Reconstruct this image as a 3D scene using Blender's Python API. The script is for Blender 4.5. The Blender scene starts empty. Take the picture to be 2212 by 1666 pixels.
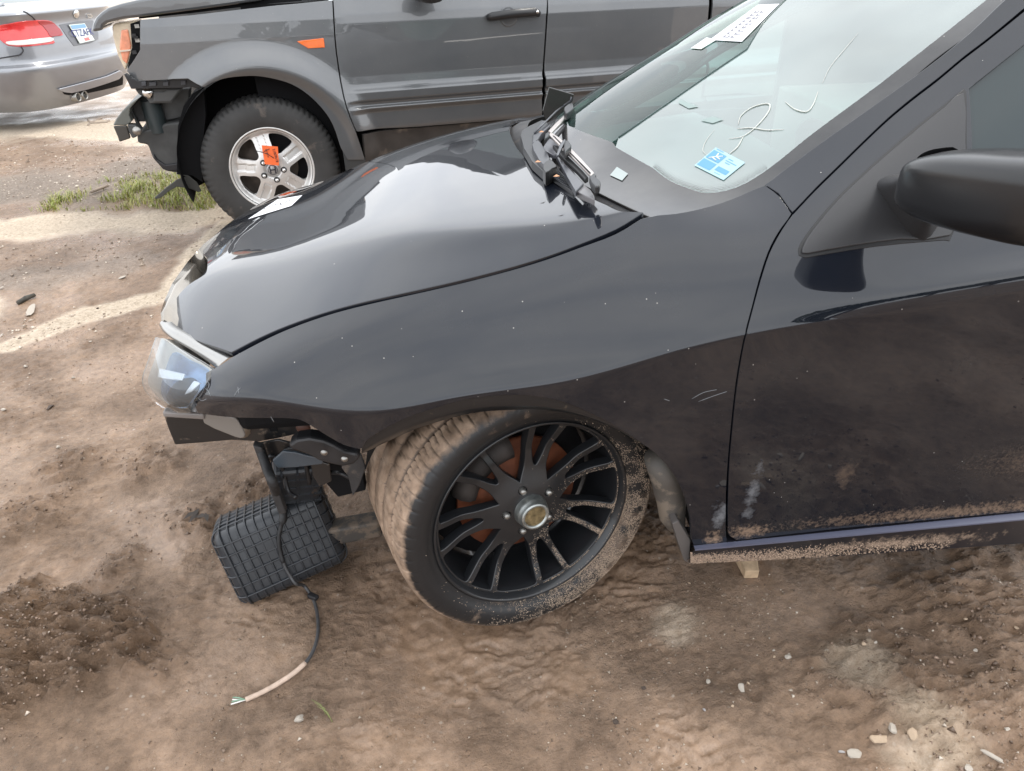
import bpy, bmesh, math, random
import numpy as np
from mathutils import Vector, Matrix
from mathutils.bvhtree import BVHTree
from mathutils.geometry import delaunay_2d_cdt, barycentric_transform
S = bpy.context.scene
COL = S.collection
R = math.radians
rnd = random.Random(7)
# ------------------------------------------------------------------ camera
CAM = np.array([-.073, -1.994, 1.371]); PITCH, ROLL, FPX, YAW = R(31.55), R(1.77), 1507., R(3.82)
FW = np.array([math.sin(YAW)*math.cos(PITCH), math.cos(YAW)*math.cos(PITCH), -math.sin(PITCH)])
RT = np.array([math.cos(YAW), -math.sin(YAW), 0.]); UP = np.cross(RT, FW)
cd = bpy.data.cameras.new('camera'); cam = bpy.data.objects.new('camera', cd); COL.objects.link(cam); S.camera = cam
c_, s_ = math.cos(ROLL), math.sin(ROLL)
cx_ = RT*c_ + UP*s_*-1; cy_ = UP*c_ + RT*s_
# scene appears turned counter-clockwise by ROLL -> camera turned clockwise
cam.matrix_world = Matrix((( cx_[0], cy_[0], -FW[0], CAM[0]), (cx_[1], cy_[1], -FW[1], CAM[1]), (cx_[2], cy_[2], -FW[2], CAM[2]), (0,0,0,1)))
cd.sensor_width = 36; cd.lens = 36*FPX/2212; cd.clip_start = .02; cd.clip_end = 400
cd.dof.use_dof = False
# ------------------------------------------------------------------ light
S.view_settings.view_transform = 'Standard'; S.view_settings.look = 'None'; S.view_settings.gamma = 1
S.view_settings.exposure = 0.34; S.view_settings.use_curve_mapping = False
SUN_EL, SUN_AZ = R(60), R(62)      # azimuth from +y (away from the camera) towards +x
W = bpy.data.worlds.new('World'); S.world = W; W.use_nodes = True
nt = W.node_tree; N = nt.nodes; L = nt.links; N.clear()
out = N.new('ShaderNodeOutputWorld'); bg = N.new('ShaderNodeBackground'); bg.inputs[1].default_value = .12
sky = N.new('ShaderNodeTexSky'); sky.sky_type = 'NISHITA'; sky.sun_disc = False; sky.sun_elevation = SUN_EL; sky.sun_rotation = SUN_AZ
sky.altitude = 50; sky.dust_density = 2.0
tc = N.new('ShaderNodeTexCoord'); sep = N.new('ShaderNodeSeparateXYZ'); L.new(tc.outputs['Generated'], sep.inputs[0])
# clouds: a flat layer overhead, so project the direction on a plane
mx = N.new('ShaderNodeMath'); mx.operation = 'MAXIMUM'; L.new(sep.outputs[2], mx.inputs[0]); mx.inputs[1].default_value = .0
ad = N.new('ShaderNodeMath'); ad.operation = 'ADD'; L.new(mx.outputs[0], ad.inputs[0]); ad.inputs[1].default_value = .28
dv = N.new('ShaderNodeVectorMath'); dv.operation = 'DIVIDE'; L.new(tc.outputs['Generated'], dv.inputs[0])
cmb = N.new('ShaderNodeCombineXYZ'); L.new(ad.outputs[0], cmb.inputs[0]); L.new(ad.outputs[0], cmb.inputs[1]); cmb.inputs[2].default_value = 1e6
L.new(cmb.outputs[0], dv.inputs[1])
nz = N.new('ShaderNodeTexNoise'); nz.inputs['Scale'].default_value = 1.7; nz.inputs['Detail'].default_value = 5; nz.inputs['Roughness'].default_value = .5
nz.inputs['Distortion'].default_value = .35; L.new(dv.outputs[0], nz.inputs['Vector'])
cr = N.new('ShaderNodeValToRGB'); L.new(nz.outputs[0], cr.inputs[0])
cr.color_ramp.elements[0].position = .34; cr.color_ramp.elements[0].color = (.66, .69, .74, 1)
cr.color_ramp.elements[1].position = .66; cr.color_ramp.elements[1].color = (.86, .87, .88, 1)
mlt = N.new('ShaderNodeVectorMath'); mlt.operation = 'SCALE'; L.new(cr.outputs[0], mlt.inputs[0]); mlt.inputs['Scale'].default_value = 20.5
mix = N.new('ShaderNodeMix'); mix.data_type = 'RGBA'; mix.inputs[0].default_value = .9
L.new(sky.outputs[0], mix.inputs[6]); L.new(mlt.outputs[0], mix.inputs[7]); L.new(mix.outputs[2], bg.inputs[0]); L.new(bg.outputs[0], out.inputs[0])
sd = bpy.data.lights.new('sun', 'SUN'); sd.energy = 1.2; sd.angle = R(10); sd.color = (1, .95, .87)
sun = bpy.data.objects.new('sun', sd); COL.objects.link(sun)
sv = Vector((math.sin(SUN_AZ)*math.cos(SUN_EL), math.cos(SUN_AZ)*math.cos(SUN_EL), math.sin(SUN_EL)))
sun.rotation_euler = sv.to_track_quat('Z', 'Y').to_euler(); sun.location = (0, 0, 8)
# ------------------------------------------------------------------ tracing helpers (photo rays cut with surfaces)
def ray(px, py):
    u, v = px-1106, py-833
    x = u*c_-v*s_; y = u*s_+v*c_
    d = FW+RT*x/FPX-UP*y/FPX
    return d/np.linalg.norm(d)
def proj(P):
    P = np.asarray(P, float)-CAM; d = P@FW; u = P@RT/d*FPX; v = -(P@UP)/d*FPX
    return (round(float(1106+u*c_+v*s_)), round(float(833-u*s_+v*c_)))
def at(px, py, ax, val):
    d = ray(px, py); i = 'xyz'.index(ax); return CAM+d*(val-CAM[i])/d[i]
class Frame:
    def __init__(s, O, ang):        # vertical plane through O, e along, n towards the viewer
        s.O = np.array(O, float); s.e = np.array([math.cos(ang), math.sin(ang), 0]); s.n = np.array([math.sin(ang), -math.cos(ang), 0]); s.k = np.array([0, 0, 1.])
    def hit(s, px, py, off=0.):
        d = ray(px, py); P = CAM+d*((s.O+s.n*off-CAM)@s.n)/(d@s.n); return P
    def uv(s, px, py, off=0.):
        P = s.hit(px, py, off); return ((P-s.O)@s.e, P[2])
    def P(s, u, z, off=0.):
        return s.O+s.e*u+s.n*off+np.array([0, 0, z-s.O[2]])
def cr_(pts, n=6, closed=False):
    p = [np.array(q, float) for q in pts]; o = []; m = len(p)
    rng = range(m if closed else m-1)
    for i in rng:
        a = p[(i-1) % m] if (closed or i > 0) else 2*p[0]-p[1]
        b = p[i]; c = p[(i+1) % m]
        d = p[(i+2) % m] if (closed or i+2 < m) else 2*p[-1]-p[-2]
        for k in range(n):
            t = k/n; o.append(.5*((2*b)+(-a+c)*t+(2*a-5*b+4*c-d)*t*t+(-a+3*b-3*c+d)*t**3))
    if not closed: o.append(p[-1])
    return o
# ------------------------------------------------------------------ numpy noise
_rs = np.random.RandomState(3); _perm = _rs.permutation(4096)
def _g(ix, iy):
    h = _perm[(ix+_perm[iy & 4095]) & 4095]; a = h*(2*np.pi/4096); return np.cos(a), np.sin(a)
def pn(x, y):
    x = np.asarray(x, float); y = np.asarray(y, float)
    ix = np.floor(x).astype(int); iy = np.floor(y).astype(int); fx = x-ix; fy = y-iy
    u = fx*fx*fx*(fx*(fx*6-15)+10); v = fy*fy*fy*(fy*(fy*6-15)+10)
    def d(a, b):
        gx, gy = _g(ix+a & 4095, iy+b); return gx*(fx-a)+gy*(fy-b)
    return ((d(0, 0)*(1-u)+d(1, 0)*u)*(1-v)+(d(0, 1)*(1-u)+d(1, 1)*u)*v)*1.5
def fbm(x, y, s, o=4, g=.5):
    r = 0; a = 1; t = 0
    for k in range(o):
        r = r+a*pn(np.asarray(x)/s+17.3*k+100, np.asarray(y)/s+5.1*k+100); t += a; a *= g; s = s/2.03
    return r/t
def sst(a, b, x):
    t = np.clip((np.asarray(x, float)-a)/(b-a), 0, 1); return t*t*(3-2*t)
# ------------------------------------------------------------------ materials
MC = {}
def mat(name, col, rough=.5, metal=0, spec=.5, coat=0, bump=0, bscale=200, var=0, vscale=8, dirt=None, trans=0, ior=1.5, emis=None, dirt2=None):
    """dirt=(colour, noise scale, threshold, amount)"""
    if name in MC: return MC[name]
    m = bpy.data.materials.new(name); m.use_nodes = True; t = m.node_tree; b = t.nodes['Principled BSDF']
    b.inputs['Base Color'].default_value = (*col, 1); b.inputs['Roughness'].default_value = rough; b.inputs['Metallic'].default_value = metal
    b.inputs['Specular IOR Level'].default_value = spec; b.inputs['Coat Weight'].default_value = coat; b.inputs['Coat Roughness'].default_value = .02
    b.inputs['Transmission Weight'].default_value = trans; b.inputs['IOR'].default_value = ior
    tc = t.nodes.new('ShaderNodeTexCoord'); cs = None
    if var:
        n = t.nodes.new('ShaderNodeTexNoise'); n.inputs['Scale'].default_value = vscale; n.inputs['Detail'].default_value = 6; t.links.new(tc.outputs['Object'], n.inputs['Vector'])
        r = t.nodes.new('ShaderNodeValToRGB'); r.color_ramp.elements[0].position = .3; r.color_ramp.elements[1].position = .7
        r.color_ramp.elements[0].color = (*[c*(1-var) for c in col], 1); r.color_ramp.elements[1].color = (*[min(1, c*(1+var)) for c in col], 1)
        t.links.new(n.outputs[0], r.inputs[0]); cs = r.outputs[0]; t.links.new(cs, b.inputs['Base Color'])
    for dd in (dirt, dirt2):
        if not dd: continue
        dcol, sc, th, am = dd
        n = t.nodes.new('ShaderNodeTexNoise'); n.inputs['Scale'].default_value = sc; n.inputs['Detail'].default_value = 8; n.inputs['Roughness'].default_value = .65
        t.links.new(tc.outputs['Object'], n.inputs['Vector'])
        r = t.nodes.new('ShaderNodeMapRange'); r.inputs[1].default_value = th; r.inputs[2].default_value = th+.08; r.inputs[4].default_value = am
        t.links.new(n.outputs[0], r.inputs[0])
        mx = t.nodes.new('ShaderNodeMix'); mx.data_type = 'RGBA'; t.links.new(r.outputs[0], mx.inputs[0])
        if cs: t.links.new(cs, mx.inputs[6])
        else: mx.inputs[6].default_value = (*col, 1)
        mx.inputs[7].default_value = (*dcol, 1); cs = mx.outputs[2]; t.links.new(cs, b.inputs['Base Color'])
        mr = t.nodes.new('ShaderNodeMapRange'); mr.inputs[3].default_value = rough; mr.inputs[4].default_value = max(rough, .75); t.links.new(r.outputs[0], mr.inputs[0]); t.links.new(mr.outputs[0], b.inputs['Roughness'])
        if coat:
            mr = t.nodes.new('ShaderNodeMapRange'); mr.inputs[3].default_value = coat; mr.inputs[4].default_value = 0; t.links.new(r.outputs[0], mr.inputs[0]); t.links.new(mr.outputs[0], b.inputs['Coat Weight'])
    if bump:
        n = t.nodes.new('ShaderNodeTexNoise'); n.inputs['Scale'].default_value = bscale; n.inputs['Detail'].default_value = 4; t.links.new(tc.outputs['Object'], n.inputs['Vector'])
        bp = t.nodes.new('ShaderNodeBump'); bp.inputs['Strength'].default_value = bump; bp.inputs['Distance'].default_value = .002; t.links.new(n.outputs[0], bp.inputs['Height']); t.links.new(bp.outputs[0], b.inputs['Normal'])
    MC[name] = m; return m
MUD = (.26, .17, .115)
M_dark = mat('matte black', (.006, .006, .007), .8, spec=.2)
M_trim = mat('black plastic', (.018, .018, .02), .42, var=.3, vscale=30, bump=.1)
M_trimd = mat('dusty black plastic', (.03, .029, .03), .6, var=.4, vscale=20, dirt=((.2, .15, .11), 25, .55, .35))
M_rub = mat('tyre rubber', (.018, .018, .019), .62, var=.3, vscale=10, bump=.2, bscale=90)
M_silver = mat('silver alloy', (.70, .69, .67), .38, metal=.55, var=.06, vscale=20, dirt=((.25, .2, .16), 40, .6, .3))
M_chrome = mat('chrome', (.75, .75, .74), .1, metal=1)
M_steel = mat('dull steel', (.35, .34, .32), .4, metal=.9, var=.2, vscale=60)
M_white = mat('white paper', (.62, .62, .64), .6)
M_ink = mat('black ink', (.02, .02, .03), .6)
# ------------------------------------------------------------------ objects
ORI = {}
def _l(*a): return np.array(a, float)
def thing(name, label, cat, loc=(0, 0, 0), group=None):
    o = bpy.data.objects.new(name, None); o.empty_display_size = .05; COL.objects.link(o); o.location = loc
    o['label'] = label; o['category'] = cat
    if group: o['group'] = group
    ORI[o.name] = np.array(loc, float); return o
def part(name, parent=None, label=None):      # an empty node for a part with its own pieces
    o = bpy.data.objects.new(name, None); o.empty_display_size = .05; COL.objects.link(o); o.parent = parent
    ORI[o.name] = ORI[parent.name]
    if label: o['label'] = label
    return o
def tag(o, label=None, cat=None, group=None, kind=None):
    for k, v in (('label', label), ('category', cat), ('group', group), ('kind', kind)):
        if v: o[k] = v
    return o
def mesh(name, V, F, m, parent=None, smooth=True, normals=None, origin=None, label=None, kind=None):
    V = np.asarray(V, float)
    if parent is not None: og = ORI[parent.name]
    else: og = np.zeros(3) if origin is None else np.array(origin, float)
    me = bpy.data.meshes.new(name); me.from_pydata((V-og).tolist(), [], [tuple(int(i) for i in f) for f in F])
    if normals is None and len(F) < 30000:
        bm_ = bmesh.new(); bm_.from_mesh(me); bmesh.ops.recalc_face_normals(bm_, faces=bm_.faces); bm_.to_mesh(me); bm_.free()
    for q in (m if isinstance(m, (list, tuple)) else [m]): me.materials.append(q)
    if smooth: me.polygons.foreach_set('use_smooth', [True]*len(me.polygons))
    me.update()
    if normals is not None: me.normals_split_custom_set_from_vertices([tuple(n) for n in normals])
    o = bpy.data.objects.new(name, me); COL.objects.link(o)
    if parent is not None: o.parent = parent
    else: o.location = og
    ORI[o.name] = og
    if label: o['label'] = label
    if kind: o['kind'] = kind
    return o
class MB:
    def __init__(s): s.V = []; s.F = []
    def add(s, V, F):
        b = len(s.V); s.V += [tuple(map(float, v)) for v in V]; s.F += [tuple(b+i for i in f) for f in F]
    def box(s, c, sx, sy, sz, A=None):
        A = np.eye(3) if A is None else np.array(A, float); c = np.array(c, float); V = []
        for i in (-1, 1):
            for j in (-1, 1):
                for k in (-1, 1): V.append(c+A[0]*i*sx/2+A[1]*j*sy/2+A[2]*k*sz/2)
        s.add(V, [(0, 1, 3, 2), (4, 6, 7, 5), (0, 4, 5, 1), (2, 3, 7, 6), (0, 2, 6, 4), (1, 5, 7, 3)])
    def tube(s, P, r, n=10, cap=True):
        P = [np.array(p, float) for p in P]; m = len(P); r = [r]*m if np.isscalar(r) else list(r); V = []; F = []
        T = [P[min(i+1, m-1)]-P[max(i-1, 0)] for i in range(m)]; T = [t/(np.linalg.norm(t)+1e-12) for t in T]
        a = np.cross(T[0], [0, 0, 1.]); 
        if np.linalg.norm(a) < .1: a = np.cross(T[0], [0, 1., 0])
        a /= np.linalg.norm(a)
        for i in range(m):
            a = a-T[i]*(a@T[i]); a /= np.linalg.norm(a); b = np.cross(T[i], a)
            for k in range(n):
                w = 2*math.pi*k/n; V.append(P[i]+(a*math.cos(w)+b*math.sin(w))*r[i])
        for i in range(m-1):
            for k in range(n): F.append((i*n+k, i*n+(k+1) % n, (i+1)*n+(k+1) % n, (i+1)*n+k))
        if cap: F.append(tuple(range(n))[::-1]); F.append(tuple((m-1)*n+k for k in range(n)))
        s.add(V, F)
    def lathe(s, prof, c, ax, e1, n=48, closed=False, a0=0, a1=2*math.pi):   # prof: (radius, axial)
        c = np.array(c, float); ax = np.array(ax, float); e1 = np.array(e1, float); e2 = np.cross(ax, e1); V = []; F = []; m = len(prof)
        full = abs(a1-a0-2*math.pi) < 1e-6; nn = n if full else n+1
        for k in range(nn):
            w = a0+(a1-a0)*k/n
            for (r, h) in prof: V.append(c+ax*h+(e1*math.cos(w)+e2*math.sin(w))*r)
        for k in range(n):
            k2 = (k+1) % nn
            for i in range(m if closed else m-1):
                i2 = (i+1) % m; F.append((k*m+i, k*m+i2, k2*m+i2, k2*m+i))
        s.add(V, F)
    def build(s, name, m, parent=None, smooth=True, **k): return mesh(name, s.V, s.F, m, parent, smooth, **k)
def smooth_angle(o, deg=35):
    me = o.data; bmn = [p.normal.copy() for p in me.polygons]; ed = {}
    for p in me.polygons:
        for k in p.edge_keys: ed.setdefault(k, []).append(p.index)
    c = math.cos(R(deg)); sh = [False]*len(me.edges)
    for e in me.edges:
        fs = ed.get(tuple(sorted(e.vertices)), [])
        if len(fs) == 2 and bmn[fs[0]].dot(bmn[fs[1]]) < c: sh[e.index] = True
    a = me.attributes.new('sharp_edge', 'BOOLEAN', 'EDGE') if 'sharp_edge' not in me.attributes else me.attributes['sharp_edge']
    a.data.foreach_set('value', sh); return o
def bevel(o, w, seg=2, ang=30):
    b = o.modifiers.new('bevel', 'BEVEL'); b.width = w; b.segments = seg; b.limit_method = 'ANGLE'; b.angle_limit = R(ang); b.harden_normals = False; return o
def inpoly(x, y, poly):
    poly = np.asarray(poly, float); n = len(poly); c = np.zeros(len(x), bool); j = n-1
    for i in range(n):
        xi, yi = poly[i]; xj, yj = poly[j]
        if yi != yj: c ^= ((yi > y) != (yj > y)) & (x < (xj-xi)*(y-yi)/(yj-yi)+xi)
        j = i
    return c
def segd(x, y, poly):
    poly = np.asarray(poly, float); d = np.full(len(x), 1e9)
    for i in range(len(poly)):
        a = poly[i]; b = poly[(i+1) % len(poly)]; ab = b-a; l = ab@ab+1e-15
        t = np.clip(((x-a[0])*ab[0]+(y-a[1])*ab[1])/l, 0, 1); d = np.minimum(d, np.hypot(x-a[0]-t*ab[0], y-a[1]-t*ab[1]))
    return d
def tri2d(outer, holes, su, sv=None, maxseg=None):
    """constrained triangulation of a 2D outline; su, sv grid steps. Works in scaled space."""
    sv = sv or su; sc = np.array([1/su, 1/sv])
    loops = [np.asarray(outer, float)*sc]+[np.asarray(h, float)*sc for h in holes]
    res = []
    for lp in loops:
        q = []
        for i in range(len(lp)):
            a = lp[i]; b = lp[(i+1) % len(lp)]; n = max(1, int(np.ceil(np.linalg.norm(b-a)/1.0)))
            for k in range(n): q.append(a+(b-a)*k/n)
        res.append(np.array(q))
    lo = res[0].min(0); hi = res[0].max(0)
    gx, gy = np.meshgrid(np.arange(lo[0]+.5, hi[0], 1.), np.arange(lo[1]+.5, hi[1], .87)); gx = gx+.5*(np.arange(gx.shape[0]) % 2)[:, None]
    gx = gx.ravel(); gy = gy.ravel(); ok = inpoly(gx, gy, res[0]); gx = gx[ok]; gy = gy[ok]; ok = segd(gx, gy, res[0]) > .5
    for h in res[1:]: ok &= ~inpoly(gx, gy, h) & (segd(gx, gy, h) > .5)
    gx = gx[ok]; gy = gy[ok]
    pts = []; edges = []; 
    for lp in res:
        b = len(pts); n = len(lp); pts += [Vector(p) for p in lp]; edges += [(b+i, b+(i+1) % n) for i in range(n)]
    nb = len(pts); pts += [Vector((a, b)) for a, b in zip(gx, gy)]
    V, E, F, ov, oe, of = delaunay_2d_cdt(pts, edges, [], 0, 1e-7)
    V = np.array([tuple(v) for v in V]); F = np.array([f for f in F if len(f) == 3])
    c = V[F].mean(1); ok = inpoly(c[:, 0], c[:, 1], res[0])
    for h in res[1:]: ok &= ~inpoly(c[:, 0], c[:, 1], h)
    F = F[ok]
    a = V[F]; area = np.cross(a[:, 1]-a[:, 0], a[:, 2]-a[:, 0]); F[area < 0] = F[area < 0][:, ::-1]
    # boundary edges
    ec = {}
    for f in F:
        for i in range(3): ec[(f[i], f[(i+1) % 3])] = 1
    bd = [(a, b) for (a, b) in ec if (b, a) not in ec]
    return V/sc, F, bd
def panel(name, fn, outer, m, parent=None, holes=(), su=.02, sv=None, thick=.012, flip=False, bev=.0015, smooth=True, label=None, back=True):
    """fn(uv array)->(P,N). Trimmed sheet following fn with turned-in rolled edges."""
    uv, F, bd = tri2d(outer, list(holes), su, sv); P, Nn = fn(uv); P = np.array(P); Nn = np.array(Nn)
    F = [tuple(f) for f in F]
    a = P[F[0][0]]; fn0 = np.cross(P[F[0][1]]-a, P[F[0][2]]-a)
    tot = sum(np.cross(P[f[1]]-P[f[0]], P[f[2]]-P[f[0]])@Nn[f[0]] for f in F[::max(1, len(F)//50)])
    if tot < 0: F = [f[::-1] for f in F]; bd = [(b, a) for a, b in bd]
    n0 = len(P); bv = sorted({i for e in bd for i in e}); idx = {v: i for i, v in enumerate(bv)}
    outd = np.zeros((len(bv), 3))
    for a, b in bd:
        t = P[b]-P[a]; o = np.cross(t, Nn[a]); l = np.linalg.norm(o)+1e-12
        outd[idx[a]] += o/l; outd[idx[b]] += o/l
    outd /= (np.linalg.norm(outd, axis=1)[:, None]+1e-12)
    B = P[bv]; BN = Nn[bv]
    r1 = B-BN*bev+outd*bev; r2 = B-BN*thick+outd*bev
    P2 = np.vstack([P, r1, r2]); N2 = np.vstack([Nn, outd*.9+BN*.3, outd])
    for a, b in bd:
        i, j = idx[a], idx[b]; F.append((b, a, n0+i, n0+j)); F.append((n0+j, n0+i, n0+len(bv)+i, n0+len(bv)+j))
    if back:
        m0 = len(P2); P2 = np.vstack([P2, P-Nn*thick]); N2 = np.vstack([N2, -Nn])
        for f in list(F)[:]:
            if max(f) < n0 and len(f) == 3: F.append(tuple(m0+i for i in f[::-1]))
    N2 = N2/(np.linalg.norm(N2, axis=1)[:, None]+1e-12)
    return mesh(name, P2, F, m, parent, smooth, normals=N2, label=label)
# ------------------------------------------------------------------ spline surfaces
def cubic_basis(xk, x):
    xk = np.asarray(xk, float); n = len(xk); x = np.asarray(x, float); h = np.diff(xk)
    A = np.zeros((n, n)); B = np.zeros((n, n)); A[0, 0] = A[-1, -1] = 1
    for i in range(1, n-1):
        A[i, i-1] = h[i-1]; A[i, i] = 2*(h[i-1]+h[i]); A[i, i+1] = h[i]
        B[i, i-1] = 6/h[i-1]; B[i, i] = -6/h[i-1]-6/h[i]; B[i, i+1] = 6/h[i]
    Mm = np.linalg.solve(A, B)
    j = np.clip(np.searchsorted(xk, x)-1, 0, n-2); hj = h[j]; a = (xk[j+1]-x)/hj; b = (x-xk[j])/hj
    W = np.zeros((len(x), n)); r = np.arange(len(x)); W[r, j] += a; W[r, j+1] += b
    lo = x < xk[0]; hi = x > xk[-1]
    W += ((a**3-a)*hj*hj/6)[:, None]*Mm[j]*(~(lo | hi))[:, None]+((b**3-b)*hj*hj/6)[:, None]*Mm[j+1]*(~(lo | hi))[:, None]
    return W
class Surf:
    """tensor cubic surface through G[i][j] at params uk, vk"""
    def __init__(s, uk, vk, G, ng=(160, 120), ext=(0, 0)):
        G = [[np.array(p, float) for p in r] for r in G]; vk = list(vk)
        if ext[0]:
            f = ext[0]/(vk[1]-vk[0]); G = [[r[0]-(r[1]-r[0])*f-((r[2]-r[1])/(vk[2]-vk[1])-(r[1]-r[0])/(vk[1]-vk[0]))*ext[0]*-.35]+r for r in G]; vk = [vk[0]-ext[0]]+vk
        if ext[1]:
            f = ext[1]/(vk[-1]-vk[-2]); G = [r+[r[-1]+(r[-1]-r[-2])*f] for r in G]; vk = vk+[vk[-1]+ext[1]]
        s.uk = np.array(uk, float); s.vk = np.array(vk, float); s.G = np.array(G, float); s.d = 1e-3
        uu = np.linspace(s.uk[0], s.uk[-1], ng[0]); vv = np.linspace(s.vk[0], s.vk[-1], ng[1]); s.uu = uu; s.vv = vv
        P = np.einsum('ai,bj,ijk->abk', cubic_basis(s.uk, uu), cubic_basis(s.vk, vv), s.G)
        s.P = P; a, b = P.shape[:2]; V = [Vector(p) for p in P.reshape(-1, 3)]; F = []; s.fu = []
        for i in range(a-1):
            for j in range(b-1):
                q = (i*b+j, (i+1)*b+j, (i+1)*b+j+1, i*b+j+1); F += [(q[0], q[1], q[2]), (q[0], q[2], q[3])]
        s.F = F; s.Vv = V; s.nb = b; s.bvh = BVHTree.FromPolygons(V, F)
    def pos(s, uv):
        uv = np.asarray(uv, float); return np.einsum('ai,aj,ijk->ak', cubic_basis(s.uk, uv[:, 0]), cubic_basis(s.vk, uv[:, 1]), s.G)
    def __call__(s, uv, sign=1):
        uv = np.asarray(uv, float); e = s.d; du = s.pos(uv+[e, 0])-s.pos(uv-[e, 0]); dv = s.pos(uv+[0, e])-s.pos(uv-[0, e])
        n = np.cross(du, dv); n /= np.linalg.norm(n, axis=1)[:, None]+1e-15
        return s.pos(uv), n*s.sign
    sign = 1
    def hit(s, px, py):
        d = ray(px, py); loc, nrm, i, dist = s.bvh.ray_cast(Vector(CAM), Vector(d))
        if loc is None: 
            print('MISS', px, py); loc, nrm, i, dist = s.bvh.find_nearest(Vector(CAM+d*1.6))
        f = s.F[i]; uvs = [Vector((s.uu[k//s.nb], s.vv[k % s.nb], 0)) for k in f]
        r = barycentric_transform(loc, *[s.Vv[k] for k in f], *uvs); return (r[0], r[1])
    def hits(s, pts, n=5): return [s.hit(*p) for p in (cr_(pts, n) if n > 1 else pts)]
    def off(s, dist):
        def f(uv):
            P, Nn = s(uv); return P+Nn*dist, Nn
        return f
class HField:
    """height field over a Frame: off = g(u,z)"""
    def __init__(s, fr, g): s.fr = fr; s.g = g
    def __call__(s, uv):
        uv = np.asarray(uv, float); u, z = uv[:, 0], uv[:, 1]; e = 2e-3; g = s.g
        o = g(u, z); P = s.fr.O[None]+s.fr.e[None]*u[:, None]+s.fr.n[None]*o[:, None]; P[:, 2] = z
        gu = (g(u+e, z)-g(u-e, z))/(2*e); gz = (g(u, z+e)-g(u, z-e))/(2*e)
        n = s.fr.n[None]-s.fr.e[None]*gu[:, None]-np.array([[0, 0, 1.]])*gz[:, None]; n /= np.linalg.norm(n, axis=1)[:, None]
        return P, n
    def hit(s, px, py):
        o = 0.
        for _ in range(8):
            u, z = s.fr.uv(px, py, o); o = float(s.g(np.array([u]), np.array([z]))[0])
        return (u, z)
    def hits(s, pts, n=5): return [s.hit(*p) for p in (cr_(pts, n) if n > 1 else pts)]
    def off(s, dist):
        def f(uv):
            P, Nn = s(uv); return P+Nn*dist, Nn
        return f
def slab(name, fr, pts, off, thick, m, parent, bev=.002, n=1, smooth=False, label=None, closed=True):
    """outline traced onto a plane `off` in front of the frame and extruded back by thick"""
    q = cr_(pts, n, True) if n > 1 else pts
    A = [fr.hit(p[0], p[1], off) for p in q]; B = [a-fr.n*thick for a in A]; k = len(A)
    F = [tuple(range(k)), tuple(range(2*k-1, k-1, -1))]+[(i, i+k, (i+1) % k+k, (i+1) % k) for i in range(k)]
    nn = np.zeros(3)
    for i in range(k): nn += np.cross(A[i]-A[0], A[(i+1) % k]-A[0])
    if nn@fr.n < 0: F = [f[::-1] for f in F]
    o = mesh(name, A+B, F, m, parent, smooth, label=label)
    if bev: bevel(o, bev)
    return o
class GF:      # horizontal frame at height z
    def __init__(s, z): s.z = z; s.n = np.array([0, 0, 1.])
    def hit(s, px, py, off=0): return at(px, py, 'z', s.z+off)
def text(name, body, m, size, P, e, up, parent, depth=.0004, align='CENTER'):
    cu = bpy.data.curves.new(name, 'FONT'); cu.body = body; cu.size = size; cu.align_x = align; cu.align_y = 'CENTER'; cu.extrude = depth; cu.resolution_u = 3
    t = bpy.data.objects.new('t', cu); COL.objects.link(t); dg = bpy.context.evaluated_depsgraph_get(); me = bpy.data.meshes.new_from_object(t.evaluated_get(dg)); bpy.data.objects.remove(t)
    e = np.array(e, float); e /= np.linalg.norm(e); up = np.array(up, float); up = up-e*(up@e); up /= np.linalg.norm(up); n = np.cross(e, up)
    V = [np.array(P)+e*v.co.x+up*v.co.y+n*v.co.z for v in me.vertices]; F = [tuple(p.vertices) for p in me.polygons]
    bpy.data.meshes.remove(me)
    return mesh(name, V, F, m, parent, False)
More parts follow.
